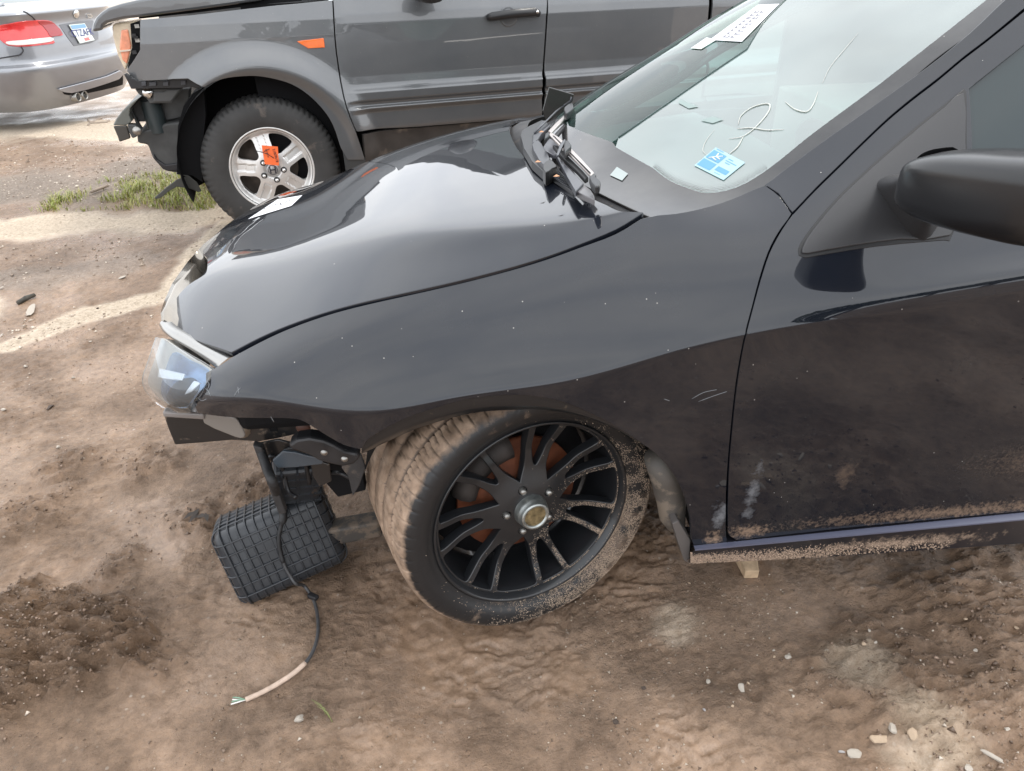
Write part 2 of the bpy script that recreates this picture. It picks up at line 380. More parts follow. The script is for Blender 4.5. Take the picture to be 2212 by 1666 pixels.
# ================================================================== BLACK SEDAN
def paint(name, base, flake, rough=.28, dust=.0, dustscale=6, metal=.0, speck=True, coat=1.0):
    m = bpy.data.materials.new(name); m.use_nodes = True; t = m.node_tree; b = t.nodes['Principled BSDF']; Ln = t.links
    tc = t.nodes.new('ShaderNodeTexCoord')
    n = t.nodes.new('ShaderNodeTexNoise'); n.inputs['Scale'].default_value = dustscale; n.inputs['Detail'].default_value = 7; n.inputs['Roughness'].default_value = .6; Ln.new(tc.outputs['Object'], n.inputs['Vector'])
    r = t.nodes.new('ShaderNodeMapRange'); r.inputs[1].default_value = .35; r.inputs[2].default_value = .75; r.inputs[4].default_value = dust; Ln.new(n.outputs[0], r.inputs[0])
    v = t.nodes.new('ShaderNodeTexVoronoi'); v.inputs['Scale'].default_value = 55; v.inputs['Randomness'].default_value = 1; Ln.new(tc.outputs['Object'], v.inputs['Vector'])
    sp = t.nodes.new('ShaderNodeMapRange'); sp.inputs[1].default_value = .055; sp.inputs[2].default_value = .075; sp.inputs[3].default_value = .8; sp.inputs[4].default_value = 0; Ln.new(v.outputs['Distance'], sp.inputs[0])
    # only some cells carry a speck
    w = t.nodes.new('ShaderNodeSeparateColor'); Ln.new(v.outputs['Color'], w.inputs[0])
    g = t.nodes.new('ShaderNodeMath'); g.operation = 'GREATER_THAN'; g.inputs[1].default_value = .86; Ln.new(w.outputs[0], g.inputs[0])
    q = t.nodes.new('ShaderNodeMath'); q.operation = 'MULTIPLY'; Ln.new(sp.outputs[0], q.inputs[0]); Ln.new(g.outputs[0], q.inputs[1])
    a = t.nodes.new('ShaderNodeMath'); a.operation = 'MAXIMUM'; Ln.new(r.outputs[0], a.inputs[0]); Ln.new(q.outputs[0], a.inputs[1])
    mx = t.nodes.new('ShaderNodeMix'); mx.data_type = 'RGBA'; mx.inputs[6].default_value = (*base, 1); mx.inputs[7].default_value = (.38, .36, .33, 1); Ln.new(a.outputs[0], mx.inputs[0]); Ln.new(mx.outputs[2], b.inputs['Base Color'])
    b.inputs['Roughness'].default_value = rough; b.inputs['Metallic'].default_value = metal
    b.inputs['Coat Weight'].default_value = coat; b.inputs['Coat Roughness'].default_value = .015; b.inputs['Coat IOR'].default_value = 1.56
    b.inputs['Specular IOR Level'].default_value = .05
    # very faint orange peel
    n2 = t.nodes.new('ShaderNodeTexNoise'); n2.inputs['Scale'].default_value = 5; n2.inputs['Detail'].default_value = 2; Ln.new(tc.outputs['Object'], n2.inputs['Vector'])
    bp = t.nodes.new('ShaderNodeBump'); bp.inputs['Strength'].default_value = .12; bp.inputs['Distance'].default_value = .004; Ln.new(n2.outputs[0], bp.inputs['Height']); Ln.new(bp.outputs[0], b.inputs['Coat Normal']); 
    MC[name] = m; return m
M_blk = paint('black car paint', (.006, .008, .013), 0, dust=.018)
def add_mud(m, base_mat, conds):
    """copy of a paint with splashed mud: conds = list of (centre xyz, radius xyz, strength, noise scale)"""
    m2 = base_mat.copy(); m2.name = m; t = m2.node_tree; b = [n for n in t.nodes if n.type == 'BSDF_PRINCIPLED'][0]; Ln = t.links
    tc = t.nodes.new('ShaderNodeTexCoord'); acc = None
    for c, rad, st, ns, col in conds:
        mp = t.nodes.new('ShaderNodeMapping'); mp.vector_type = 'POINT'; mp.inputs['Scale'].default_value = [1/r for r in rad]; mp.inputs['Location'].default_value = [-c[i]/rad[i] for i in range(3)]
        Ln.new(tc.outputs['Object'], mp.inputs['Vector'])
        ln = t.nodes.new('ShaderNodeVectorMath'); ln.operation = 'LENGTH'; Ln.new(mp.outputs[0], ln.inputs[0])
        f = t.nodes.new('ShaderNodeMapRange'); f.inputs[1].default_value = 0; f.inputs[2].default_value = 1; f.inputs[3].default_value = .30; f.inputs[4].default_value = -.25; Ln.new(ln.outputs['Value'], f.inputs[0])
        n = t.nodes.new('ShaderNodeTexNoise'); n.inputs['Scale'].default_value = ns; n.inputs['Detail'].default_value = 9; n.inputs['Roughness'].default_value = .7; Ln.new(tc.outputs['Object'], n.inputs['Vector'])
        s = t.nodes.new('ShaderNodeMath'); s.operation = 'ADD'; Ln.new(f.outputs[0], s.inputs[0]); Ln.new(n.outputs[0], s.inputs[1])
        r = t.nodes.new('ShaderNodeMapRange'); r.inputs[1].default_value = .56; r.inputs[2].default_value = .80; r.inputs[4].default_value = st; Ln.new(s.outputs[0], r.inputs[0])
        old = b.inputs['Base Color'].links[0].from_socket if b.inputs['Base Color'].links else None
        mx = t.nodes.new('ShaderNodeMix'); mx.data_type = 'RGBA'; Ln.new(r.outputs[0], mx.inputs[0]); mx.inputs[7].default_value = (*col, 1)
        if old: Ln.new(old, mx.inputs[6])
        else: mx.inputs[6].default_value = b.inputs['Base Color'].default_value
        Ln.new(mx.outputs[2], b.inputs['Base Color'])
        if acc is None: acc = r.outputs[0]
        else:
            k = t.nodes.new('ShaderNodeMath'); k.operation = 'MAXIMUM'; Ln.new(acc, k.inputs[0]); Ln.new(r.outputs[0], k.inputs[1]); acc = k.outputs[0]
    for key, hi in (('Roughness', .8), ('Coat Weight', 0.)):
        lo = b.inputs[key].default_value
        mr = t.nodes.new('ShaderNodeMapRange'); mr.inputs[3].default_value = lo; mr.inputs[4].default_value = hi; Ln.new(acc, mr.inputs[0]); Ln.new(mr.outputs[0], b.inputs[key])
    MC[m] = m2; return m2
DRY = (.30, .21, .15); SCUFF = (.25, .26, .28)
CO = (.5, -.5, 0.)      # base of the sedan
car = thing('black_sedan', 'black sedan without its front bumper, resting low in the mud with its front wheel turned', 'car', CO)
def L_(x, y, z): return (x-CO[0], y-CO[1], z-CO[2])
M_door = add_mud('black paint muddy door', M_blk, [(L_(.52, -.89, .27), (.11, .1, .05), .7, 110, DRY), (L_(1.0, -.89, .28), (.9, .1, .05), .55, 130, DRY), (L_(.505, -.89, .38), (.035, .1, .17), .5, 34, SCUFF), (L_(.70, -.9, .42), (.06, .1, .10), .22, 60, DRY), (L_(1.2, -.91, .42), (.5, .1, .12), .25, 160, DRY)])
M_fen = add_mud('black paint scuffed fender', M_blk, [(L_(.44, -.89, .255), (.05, .1, .05), .9, 70, DRY), (L_(.445, -.89, .33), (.045, .1, .09), .6, 30, SCUFF), (L_(-.62, -.80, .64), (.035, .06, .05), .8, 45, (.4, .42, .44))])
# ---- side surface: u = x, v = rows from the sill up to the hood gap / pillar edge
xs = [-.75, -.62, -.45, -.30, -.10, .10, .30, .50, .65, .90, 1.2, 1.8]
def rows(*a): return a
LSR = {
 -.75: [(-.70,.20),(-.70,.33),(-.695,.48),(-.685,.56),(-.675,.59),(-.670,.600),(-.66,.612),(-.64,.625),(-.615,.635)],
 -.62: [(-.775,.20),(-.785,.33),(-.795,.50),(-.803,.622),(-.799,.655),(-.792,.666),(-.780,.676),(-.763,.687),(-.735,.695)],
 -.45: [(-.845,.20),(-.855,.35),(-.868,.52),(-.884,.655),(-.887,.693),(-.879,.708),(-.861,.728),(-.830,.749),(-.785,.768)],
 -.30: [(-.875,.20),(-.885,.35),(-.905,.52),(-.916,.645),(-.917,.678),(-.906,.705),(-.884,.750),(-.848,.794),(-.795,.823)],
 -.10: [(-.885,.20),(-.895,.35),(-.915,.54),(-.927,.68),(-.926,.700),(-.914,.732),(-.891,.785),(-.858,.836),(-.812,.873)],
  .10: [(-.885,.20),(-.895,.35),(-.918,.56),(-.929,.70),(-.927,.722),(-.914,.757),(-.887,.818),(-.850,.876),(-.795,.922)],
  .30: [(-.885,.20),(-.893,.35),(-.912,.56),(-.925,.735),(-.926,.768),(-.912,.801),(-.880,.862),(-.830,.925),(-.765,.972)],
  .50: [(-.885,.20),(-.892,.35),(-.908,.56),(-.922,.762),(-.924,.800),(-.911,.833),(-.875,.896),(-.814,.955),(-.742,.998)],
  .65: [(-.885,.20),(-.892,.35),(-.908,.57),(-.922,.775),(-.924,.815),(-.916,.846),(-.875,.903),(-.800,.998),(-.690,1.082)],
  .90: [(-.885,.20),(-.892,.36),(-.908,.58),(-.922,.803),(-.924,.843),(-.916,.874),(-.872,.918),(-.756,1.085),(-.616,1.240)],
  1.2: [(-.885,.20),(-.892,.36),(-.908,.60),(-.922,.833),(-.924,.873),(-.916,.904),(-.868,.940),(-.728,1.165),(-.560,1.372)],
  1.8: [(-.885,.20),(-.892,.36),(-.908,.62),(-.922,.880),(-.924,.920),(-.916,.950),(-.865,.978),(-.715,1.200),(-.545,1.425)]}
LS = Surf(xs, [0, 1, 2, 3, 4, 5, 6, 7, 8], [[(x, y, z) for (y, z) in LSR[x]] for x in xs], (260, 165), ext=(0, .6))
LS.sign = 1
if LS(np.array([[.5, 2.5]]))[1][0][1] > 0: LS.sign = -1
# ---- hood surface: rows gap edge, outer facet, crease pair, inner field, centre, far side
hx = [-.85, -.70, -.55, -.35, -.10, .12, .30]
HR = {-.85: [(-.64, .60), (-.50, .640), (-.345, .672), (-.32, .676), (-.18, .680), (-.02, .676), (.2, .660), (.5, .61), (.85, .55)],
 -.70: [(-.702, .683), (-.55, .715), (-.392, .7435), (-.365, .7455), (-.24, .746), (-.06, .743), (.2, .730), (.5, .685), (.85, .60)],
 -.55: [(-.768, .727), (-.61, .762), (-.457, .790), (-.430, .792), (-.28, .793), (-.08, .791), (.2, .776), (.5, .72), (.85, .63)],
 -.35: [(-.793, .806), (-.67, .834), (-.547, .857), (-.522, .859), (-.36, .860), (-.10, .858), (.2, .845), (.5, .79), (.85, .69)],
 -.10: [(-.812, .877), (-.745, .9), (-.675, .9215), (-.658, .923), (-.46, .9245), (-.12, .922), (.2, .911), (.5, .86), (.85, .76)],
  .12: [(-.795, .925), (-.768, .937), (-.745, .947), (-.739, .9485), (-.52, .952), (-.14, .951), (.2, .942), (.5, .90), (.85, .81)],
  .30: [(-.772, .966), (-.756, .971), (-.741, .9755), (-.737, .9763), (-.52, .981), (-.14, .982), (.2, .968), (.5, .915), (.85, .83)]}
hv_ = [0, .9, 1.75, 1.95, 3.2, 4.6, 5.9, 7.2, 8.6]
LH = Surf(hx, hv_, [[(x, y, z) for (y, z) in HR[x]] for x in hx], (160, 200), ext=(.8, 0))
if LH(np.array([[0, 3.5]]))[1][0][2] < 0: LH.sign = -1
def hood_uv(x, y):
    ys = [np.interp(x, hx, [HR[k][r][0] for k in hx]) for r in range(9)]
    return (x, float(np.interp(y, ys, hv_)))
# hood outline: near edges traced, far side mirrored
near_gap = LH.hits([(500, 760), (560, 729), (620, 703), (700, 675), (780, 653), (900, 626), (1000, 603), (1100, 577), (1180, 553), (1250, 527), (1330, 494), (1388, 459)], 3)
rear = [hood_uv(x, y) for x, y in cr_([(.205, -.66), (.155, -.52), (.11, -.35), (.085, -.15), (.08, 0), (.085, .15), (.11, .35), (.155, .52), (.205, .66), (.25, .75)], 4)]
frontn = cr_([(-.58, -.735), (-.65, -.68), (-.70, -.60), (-.735, -.50), (-.762, -.35), (-.785, -.2), (-.80, 0)], 4)
front = [hood_uv(x, y) for x, y in frontn]
farf = [hood_uv(x, -y) for x, y in frontn[::-1]]
farg = [hood_uv(x, y) for x, y in [(.262, .76), (.12, .80), (-.1, .83), (-.35, .80), (-.5, .775)]]
fr_tr = LH.hits([(449, 560), (446, 588), (432, 600), (417, 609), (400, 622), (383, 642), (366, 672), (361, 690), (380, 707), (406, 726), (440, 740), (480, 753)], 3)
print('front edge xyz', [tuple(np.round(LH.pos([p])[0], 3)) for p in fr_tr[::4]])
HOODPOLY = near_gap+rear+farg+[hood_uv(x, -y) for x, y in frontn]+[hood_uv(-.79, -.08)]+fr_tr
print('hood front edge px', [proj(LH.pos([p])[0]) for p in front[::4]], 'want (440,738),(406,726),(362,690),(383,640),(417,608),(446,588)')
print('hood rear px', [proj(LH.pos([p])[0]) for p in rear[::4]], 'want (1290,425)(1215,395)(1160,355)(1130,310)(1125,275)(1150,250)')
panel('hood', LH, HOODPOLY, M_blk, car, su=.02, sv=.12, thick=.014)
sil = []
for x in np.arange(-.78, .2, .09):
    best = min((proj(LH.pos([hood_uv(x, y)])[0]) for y in np.arange(-.6, .8, .03)), key=lambda p: p[1]); sil.append(best)
print('hood top per x', sil)
# ---- fender
FEN = LS.hits([(500, 773), (560, 741), (620, 713), (700, 684), (780, 662), (900, 635), (1000, 612), (1100, 586), (1180, 562), (1250, 537), (1330, 507), (1385, 474)], 3)
FEN += LS.hits([(1420, 466), (1482, 459), (1562, 438), (1627, 411), (1651, 402)], 3)+LS.hits([(1656, 404), (1682, 424), (1708, 461)], 2)
FEN += LS.hits([(1700, 474), (1680, 502), (1658, 545), (1638, 606), (1622, 668), (1610, 714), (1600, 759), (1588, 831), (1578, 922), (1571, 1003), (1567, 1084), (1567, 1149), (1570, 1172)], 3)
FEN += LS.hits([(1500, 1177), (1495, 1166)], 1)+LS.hits([(1494, 1140), (1489, 1103), (1469, 1048), (1442, 1005), (1403, 968), (1345, 929), (1290, 899), (1210, 866), (1120, 853), (1018, 861), (916, 889), (862, 910), (799, 945), (783, 966)], 3)
FEN += LS.hits([(776, 970), (743, 961), (708, 942), (676, 922), (655, 910), (630, 904), (560, 903), (495, 901), (446, 895), (412, 888)], 3)+LS.hits([(405, 880), (417, 841), (438, 812), (466, 795)], 3)
def fenfn(uv):
    P, Nn = LS(uv); return P, Nn
panel('fender', fenfn, FEN, M_fen, car, su=.018, sv=.16, thick=.012)
# arch flare: band rolled inwards under the arch edge
oc = LS.hits([(781, 968), (799, 944), (862, 909), (916, 888), (1018, 860), (1120, 852), (1210, 865), (1293, 900), (1345, 928), (1403, 967)], 4)
icp = cr_([(783, 980), (800, 972), (868, 940), (924, 918), (1018, 893), (1097, 886), (1175, 886), (1254, 899), (1332, 928), (1403, 969)], 4)
Po = LS.pos(oc); V = []; F = []; 
for i, p in enumerate(Po):
    t = i/(len(Po)-1); ins = .045*(1-t)**.7+.004
    q = at(icp[i][0], icp[i][1], 'y', p[1]+ins*.6)
    w = (1-t)
    V += [p+np.array([0, .004, .002]), p*.5+q*.5+np.array([0, -.008*w, .0]), q, q+np.array([0, .03, .005])]
for i in range(len(Po)-1):
    for k in range(3): F.append((i*4+k, i*4+k+1, i*4+5+k, i*4+4+k))
mesh('arch_flare', V, F, mat('satin black flare', (.011, .012, .014), .35, coat=.25, dirt=((.2, .15, .1), 60, .62, .3)), car)
M_scr = mat('scraped primer', (.20, .21, .22), .6)
for pts in ([(452, 815), (444, 830), (437, 848), (428, 862)], [(440, 836), (450, 845), (455, 856)], [(447, 822), (452, 832), (446, 846)], [(520, 838), (512, 846), (506, 856)], [(514, 836), (516, 850)], [(426, 858), (436, 866), (446, 862)], [(1494, 862), (1520, 848), (1548, 842)], [(1508, 868), (1540, 856), (1570, 846)], [(1434, 862), (1446, 866)], [(585, 900), (592, 912)]):
    sc_m = MB(); sc_m.tube([LS.off(-.0002)([q])[0][0] if False else LS.off(.0001)(np.array([q]))[0][0] for q in LS.hits(pts, 3)], [.0006*(1 if 0 < i_ else .4) for i_ in range(len(LS.hits(pts, 3)))], 4); sc_m.build('scratch', M_scr, car)
# ---- door
DOOR = LS.hits([(1713, 465), (1760, 415), (1808, 368), (1860, 317), (1917, 263), (1970, 219), (2026, 176), (2080, 131), (2135, 89), (2212, 27), (2290, -38)], 3)
e1 = DOOR[-1]; DOOR += [(1.55, e1[1]), (1.55, .72)]
DOOR += LS.hits([(2300, 1098), (2212, 1104), (2000, 1124), (1800, 1143), (1612, 1165), (1590, 1165)], 2)+LS.hits([(1578, 1158), (1574, 1145), (1574, 1084), (1577, 1003), (1584, 922), (1594, 831), (1606, 759), (1616, 714), (1628, 668), (1645, 606), (1664, 548), (1686, 505), (1704, 477)], 3)
GL = LS.hits([(1983, 278), (2084, 195), (2150, 142), (2230, 78), (2300, 20)], 2)
g1 = LS.hit(1990, 505); WIN = GL+[(1.45, GL[-1][1]), (1.45, 6.15)]+LS.hits([(2260, 492), (2180, 504)], 1)
SAIL = LS.hits([(1727, 552), (1726, 538), (1738, 515), (1765, 479), (1795, 444), (1827, 411), (1868, 373), (1909, 336), (1983, 273), (2040, 228), (2082, 194)], 3)+LS.hits([(2086, 200), (2087, 300), (2084, 420), (2050, 520)], 2)+LS.hits([(2040, 518), (1941, 526), (1843, 538), (1740, 556)], 2)
WIN2 = LS.hits([(2092, 190), (2150, 144), (2230, 80), (2300, 22)], 2)+[(1.45, GL[-1][1]-.05), (1.45, 6.2)]+LS.hits([(2260, 508), (2120, 515), (2094, 500)], 1)
panel('front_door', LS, DOOR, M_door, car, holes=[WIN2], su=.02, sv=.16, thick=.012)
M_sail = mat('satin black plastic sail', (.03, .03, .032), .38, bump=.05)
# rubber seal round the corner panel, then the panel itself
def grow(poly, fr, px): return poly
panel('corner_seal', LS.off(.0015), SAIL, mat('window seal rubber', (.01, .01, .011), .5), car, su=.03, sv=.3, thick=.004, back=False)
cpx = [(1733, 547), (1734, 538), (1745, 516), (1771, 482), (1800, 448), (1832, 415), (1872, 378), (1913, 341), (1985, 280), (2040, 236), (2078, 206), (2080, 300), (2077, 420), (2048, 508), (1941, 516), (1843, 529), (1745, 547)]
panel('corner_panel', LS.off(.006), LS.hits(cpx, 2), M_sail, car, su=.02, sv=.2, thick=.005, back=False, bev=.002)
M_sglass = mat('side glass', (.02, .03, .032), .03, spec=.5)
panel('door_window', LS.off(-.008), [(max(.72, p[0]-.012), p[1]) for p in WIN2], M_sglass, car, su=.04, sv=.3, thick=.004, back=False)
# dark seam strip beneath the gaps (inner shell)
inner = [(-.52, 4.6), (-.52, 7.9), (-.4, 8), (1.8, 8), (1.8, 0.), (.45, 0.), (.42, 1.6), (.36, 2.2), (.25, 2.9), (.1, 3.25), (-.1, 3.4), (-.25, 3.5)]
panel('inner_shell', LS.off(-.022), inner, M_dark, car, holes=[[(.8, 6.1), (.82, 6.4), (1.0, 7.6), (1.5, 7.7), (1.5, 6.1)]], su=.04, sv=.25, thick=.004, back=False)
panel('hood_underside', LH.off(-.03), [hood_uv(-.74, -.57), hood_uv(-.5, -.755), hood_uv(-.1, -.83), hood_uv(.22, -.73), hood_uv(.06, 0), hood_uv(.22, .73), hood_uv(-.1, .8), hood_uv(-.5, .74), hood_uv(-.7, .55), hood_uv(-.77, 0)], M_dark, car, su=.05, sv=.3, thick=.004, back=False)
# gutter between hood and fender
P1 = LS.pos(FEN[:34]); V = []; F = []
for i, p in enumerate(P1): V += [p+np.array([0, -.01, -.016]), p+np.array([0, .05, -.016])]
for i in range(len(P1)-1): F.append((2*i, 2*i+1, 2*i+3, 2*i+2))
mesh('hood_gutter', V, F, M_dark, car)
# ---- A pillar
pin = [(1651, 398), (1754, 326), (1881, 236), (2008, 145), (2099, 72), (2175, 0), (2250, -60)]
TR_ = [LS.hit(*p) for p in cr_(pin, 3)]
A = LS.hits([(1655, 399), (1751, 327), (1878, 237), (2005, 146), (2096, 73), (2172, 1), (2247, -59)], 3)
B = LS.hits([(2285, -46), (2212, 16), (2135, 80), (2080, 122), (2026, 167), (1970, 210), (1917, 254), (1860, 308), (1808, 359), (1760, 406), (1716, 453), (1712, 456)], 3)
panel('windshield_pillar', LS.off(.001), A+B+LS.hits([(1708, 452), (1683, 417)], 1), M_blk, car, su=.02, sv=.12, thick=.012)
# far half of the body so the car is whole from a step aside
V = []; F = []
prof = [(.18, .90), (.45, .92), (.72, .92), (.88, .88), (.90, .80)]
for i, x in enumerate(np.linspace(-.45, 1.8, 12)):
    z1 = float(np.interp(x, [-.5, -.1, .3, 1.8], [.62, .77, .85, .92]))
    for (z, y) in prof: V.append((x, y, min(z, z1) if z > .72 else z*z1/.9))
for i in range(11):
    for k in range(4): F.append((i*5+k, i*5+5+k, i*5+6+k, i*5+k+1))
mesh('far_side_panel', V, F, M_blk, car)
# ---- windshield
nearE = [(.29, -.765, .950), (.47, -.748, .980), (.63, -.706, 1.062), (.763, -.668, 1.138), (.88, -.632, 1.214), (1.15, -.585, 1.338)]
cen = [(.10, 0, .952), (.20, 0, 1.018), (.33, 0, 1.098), (.52, 0, 1.198), (.70, 0, 1.282), (1.02, 0, 1.415)]
G = []
for a, c in zip(nearE, cen):
    a = np.array(a); c = np.array(c); f = a.copy(); f[1] = -a[1]; f[2] = a[2]-.06; row = []
    for s in (-1, -.75, -.4, 0, .4, .75, 1):
        e = a if s < 0 else f; w = abs(s); p = c+(e-c)*w**1.75; p[1] = c[1]+(e[1]-c[1])*w; row.append(p)
    G.append(row)
VF = [-.62, -.50, -.50, -.48, -.30, -.10]
class Folded(Surf):
    K = .09
    def pos(s, uv):
        uv = np.asarray(uv, float); P = Surf.pos(s, uv); vf = np.interp(uv[:, 0], [0, 1, 2, 3, 4, 5], VF); d = uv[:, 1]-vf+.0; sp = .5*(d+np.sqrt(d*d+.0006)); P = P.copy(); P[:, 2] -= s.K*sp*.75; return P
    def refresh(s):
        uu, vv = np.meshgrid(s.uu, s.vv, indexing='ij'); P = s.pos(np.c_[uu.ravel(), vv.ravel()]); s.Vv = [Vector(p) for p in P]; s.bvh = BVHTree.FromPolygons(s.Vv, s.F)
LW = Folded([0, 1, 2, 3, 4, 5], [-1, -.75, -.4, 0, .4, .75, 1], G, (120, 120), ext=(.04, .0))
LW.refresh()
print('fold px', [proj(LW.pos([(u, v)])[0]) for u, v in ((0, -.75), (1, -.62), (2, -.42), (3, -.12), (4, .12), (5, .45))], 'want (1275,359)(1386,257)(1555,105)(1685,0)')
print('far edge', [proj(LW.pos([(u, v)])[0]) for u, v in ((1, .9), (2, .9), (3, .9), (3.5, .9), (4, .9), (1,.5),(2, .5), (3, .5), (4, .5))], 'want (1294,198)(1397,129)(1591,0)')
if LW(np.array([[1, 0]]))[1][0][2] < 0: LW.sign = -1
def glass(name, tint, haze, hazecol, rough=.01, fres=1.52, gcol=(1, 1, 1), bump=0, hz_noise=3):
    m = bpy.data.materials.new(name); m.use_nodes = True; t = m.node_tree; t.nodes.clear(); Ln = t.links
    o = t.nodes.new('ShaderNodeOutputMaterial'); tr = t.nodes.new('ShaderNodeBsdfTransparent'); tr.inputs[0].default_value = (*tint, 1)
    gl = t.nodes.new('ShaderNodeBsdfGlossy'); gl.inputs[0].default_value = (*gcol, 1); gl.inputs[1].default_value = rough
    fr = t.nodes.new('ShaderNodeFresnel'); fr.inputs[0].default_value = fres
    df = t.nodes.new('ShaderNodeBsdfDiffuse'); df.inputs[0].default_value = (*hazecol, 1)
    tc = t.nodes.new('ShaderNodeTexCoord'); n = t.nodes.new('ShaderNodeTexNoise'); n.inputs['Scale'].default_value = hz_noise; n.inputs['Detail'].default_value = 5; Ln.new(tc.outputs['Object'], n.inputs['Vector'])
    r = t.nodes.new('ShaderNodeMapRange'); r.inputs[1].default_value = .3; r.inputs[2].default_value = .7; r.inputs[3].default_value = haze*.7; r.inputs[4].default_value = haze*1.3; Ln.new(n.outputs[0], r.inputs[0])
    m1 = t.nodes.new('ShaderNodeMixShader'); Ln.new(r.outputs[0], m1.inputs[0]); Ln.new(tr.outputs[0], m1.inputs[1]); Ln.new(df.outputs[0], m1.inputs[2])
    m2 = t.nodes.new('ShaderNodeMixShader'); Ln.new(fr.outputs[0], m2.inputs[0]); Ln.new(m1.outputs[0], m2.inputs[1]); Ln.new(gl.outputs[0], m2.inputs[2]); Ln.new(m2.outputs[0], o.inputs[0])
    if bump:
        v = t.nodes.new('ShaderNodeTexVoronoi'); v.feature = 'DISTANCE_TO_EDGE'; v.inputs['Scale'].default_value = 45; Ln.new(tc.outputs['Object'], v.inputs['Vector'])
        n3 = t.nodes.new('ShaderNodeTexNoise'); n3.inputs['Scale'].default_value = 30; Ln.new(tc.outputs['Object'], n3.inputs['Vector'])
        ad = t.nodes.new('ShaderNodeMath'); ad.operation = 'ADD'; Ln.new(v.outputs[0], ad.inputs[0]); Ln.new(n3.outputs[0], ad.inputs[1])
        b = t.nodes.new('ShaderNodeBump'); b.inputs['Strength'].default_value = bump; b.inputs['Distance'].default_value = .006; Ln.new(ad.outputs[0], b.inputs['Height']); Ln.new(b.outputs[0], gl.inputs['Normal'])
    MC[name] = m; return m
M_ws = glass('windshield glass', (.42, .72, .64), .25, (.60, .71, .68), fres=2.25)  # pale diffuse haze stands in for the bright sky reflected by the glass
M_crk = glass('cracked glass', (.50, .80, .71), .22, (.34, .62, .54), fres=1.6, rough=.05, bump=1.0)
M_frit = paint('black frit band', (.012, .012, .013), 0, dust=.10, speck=False)
nearp = LW.hits([(1410, 363), (1446, 390), (1490, 408), (1529, 417), (1591, 405), (1660, 365), (1754, 290), (1881, 196), (1990, 112), (2081, 40), (2131, 0), (2200, -50)], 3)
foldl = [(u, float(np.interp(u, [0, 1, 2, 3, 4, 5], VF))) for u in (5, 4.5, 4, 3.5, 3, 2.5, 2, 1.5, 1.12)]
midp = LW.hits([(1330, 318), (1365, 338)], 1)
midp = [p for p in midp if p[1] < -.5]
farp = [(5, .90), (4, .90), (3, .89), (2, .88), (1.6, .86), (1.36, .75), (1.2, .4), (1.08, 0), (1.02, -.3)]
clear = nearp+[foldl[0]]+farp+[(1.0, -.5)]+midp
outerW = [(0.0, v) for v in np.linspace(-.975, .985, 14)]+[(u, .985) for u in (1, 2, 3, 4, 5)]+[(5, v) for v in np.linspace(.9, -.9, 8)]+[(u, -.985) for u in (5, 4, 3, 2, 1)]
wsO = panel('windshield', LW, outerW, M_frit, car, holes=[clear], su=.08, sv=.05, thick=.004, back=False)
wsO['label'] = 'black painted border band of the windshield'
M_ws2 = glass('dark strip green glass', (.34, .66, .57), .05, (.28, .52, .46), fres=1.45)  # little of the painted sky haze, so this strip stays dark green
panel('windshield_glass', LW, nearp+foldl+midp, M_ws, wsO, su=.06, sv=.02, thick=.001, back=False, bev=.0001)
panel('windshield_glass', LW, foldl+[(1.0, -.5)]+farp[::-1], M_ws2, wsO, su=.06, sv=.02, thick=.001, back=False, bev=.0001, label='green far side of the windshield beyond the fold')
fl = MB(); fl.tube([LW.pos([p])[0]+np.array([0, 0, .001]) for p in foldl], .0022, 6); fl.build('glass_fold', mat('dark crack line', (.03, .06, .055), .2), wsO)
# crushed far edge of the glass
crk = [(1.0, .98), (1.0, .72), (1.5, .55), (2.0, .45), (2.5, .42), (3.1, .5), (3.8, .62), (4.5, .8), (4.9, .98)]
def crfn(uv):
    P, Nn = LW(uv); a = fbm(uv[:, 0]*3, uv[:, 1]*9, .35, 3)*.010+.006; return P+Nn*a[:, None], Nn
def crfn2(uv):
    P, N0 = crfn(uv); e = 2e-3; Pu = crfn(uv+[e, 0])[0]-P; Pv = crfn(uv+[0, e])[0]-P; n = np.cross(Pu, Pv); n /= np.linalg.norm(n, axis=1)[:, None]; s = np.sign((n*N0).sum(1))[:, None]; return P, n*s
panel('cracked_glass', crfn2, crk, M_crk, wsO, su=.025, sv=.012, thick=.001, back=False, bev=.0001, label='crazed and crushed far edge of the windshield')
# grimy interior below the glass
inn = MB()
mesh('dashboard', [(.26, -.62, .86), (.1, 0, .88), (.26, .62, .82), (.8, -.64, .90), (.75, 0, .93), (.8, .64, .87), (.82, -.66, .5), (.8, 0, .5), (.82, .66, .5)], [(0, 3, 4, 1), (1, 4, 5, 2), (3, 6, 7, 4), (4, 7, 8, 5)], mat('grey dashboard vinyl', (.10, .11, .11), .6, var=.2), car)
inn.box((1.35, 0, .42), 1.3, 1.4, .1); inn.box((1.35, -.38, .7), .5, .5, .5); inn.box((1.35, .38, .7), .5, .5, .5); inn.box((1.62, 0, 1.32), 1.0, .9, .02)
o = inn.build('seats', mat('beige seat cloth', (.28, .27, .24), .8), car, False); bevel(o, .04, 3)
st = MB(); cc = np.array([.86, -.36, .86]); ax = np.array([.85, 0, .5]); ax = ax/np.linalg.norm(ax)
st.tube([cc+.18*(np.array([0, 1, 0])*math.cos(a)+np.cross(ax, [0, 1, 0])*math.sin(a)) for a in np.linspace(0, 2*math.pi, 30)], .016, 8); st.build('steering_wheel', M_trim, car)
rf = MB(); panel('roof', lambda uv: (np.c_[uv[:, 0], uv[:, 1], 1.405-.10*uv[:, 1]**2-.02*(uv[:, 0]-1.5)**2-.03*uv[:, 1]], np.tile([0, 0, 1.], (len(uv), 1))), [(1.12, -.54), (1.04, 0), (1.12, .56), (2.2, .56), (2.2, -.54)], M_blk, car, su=.1)
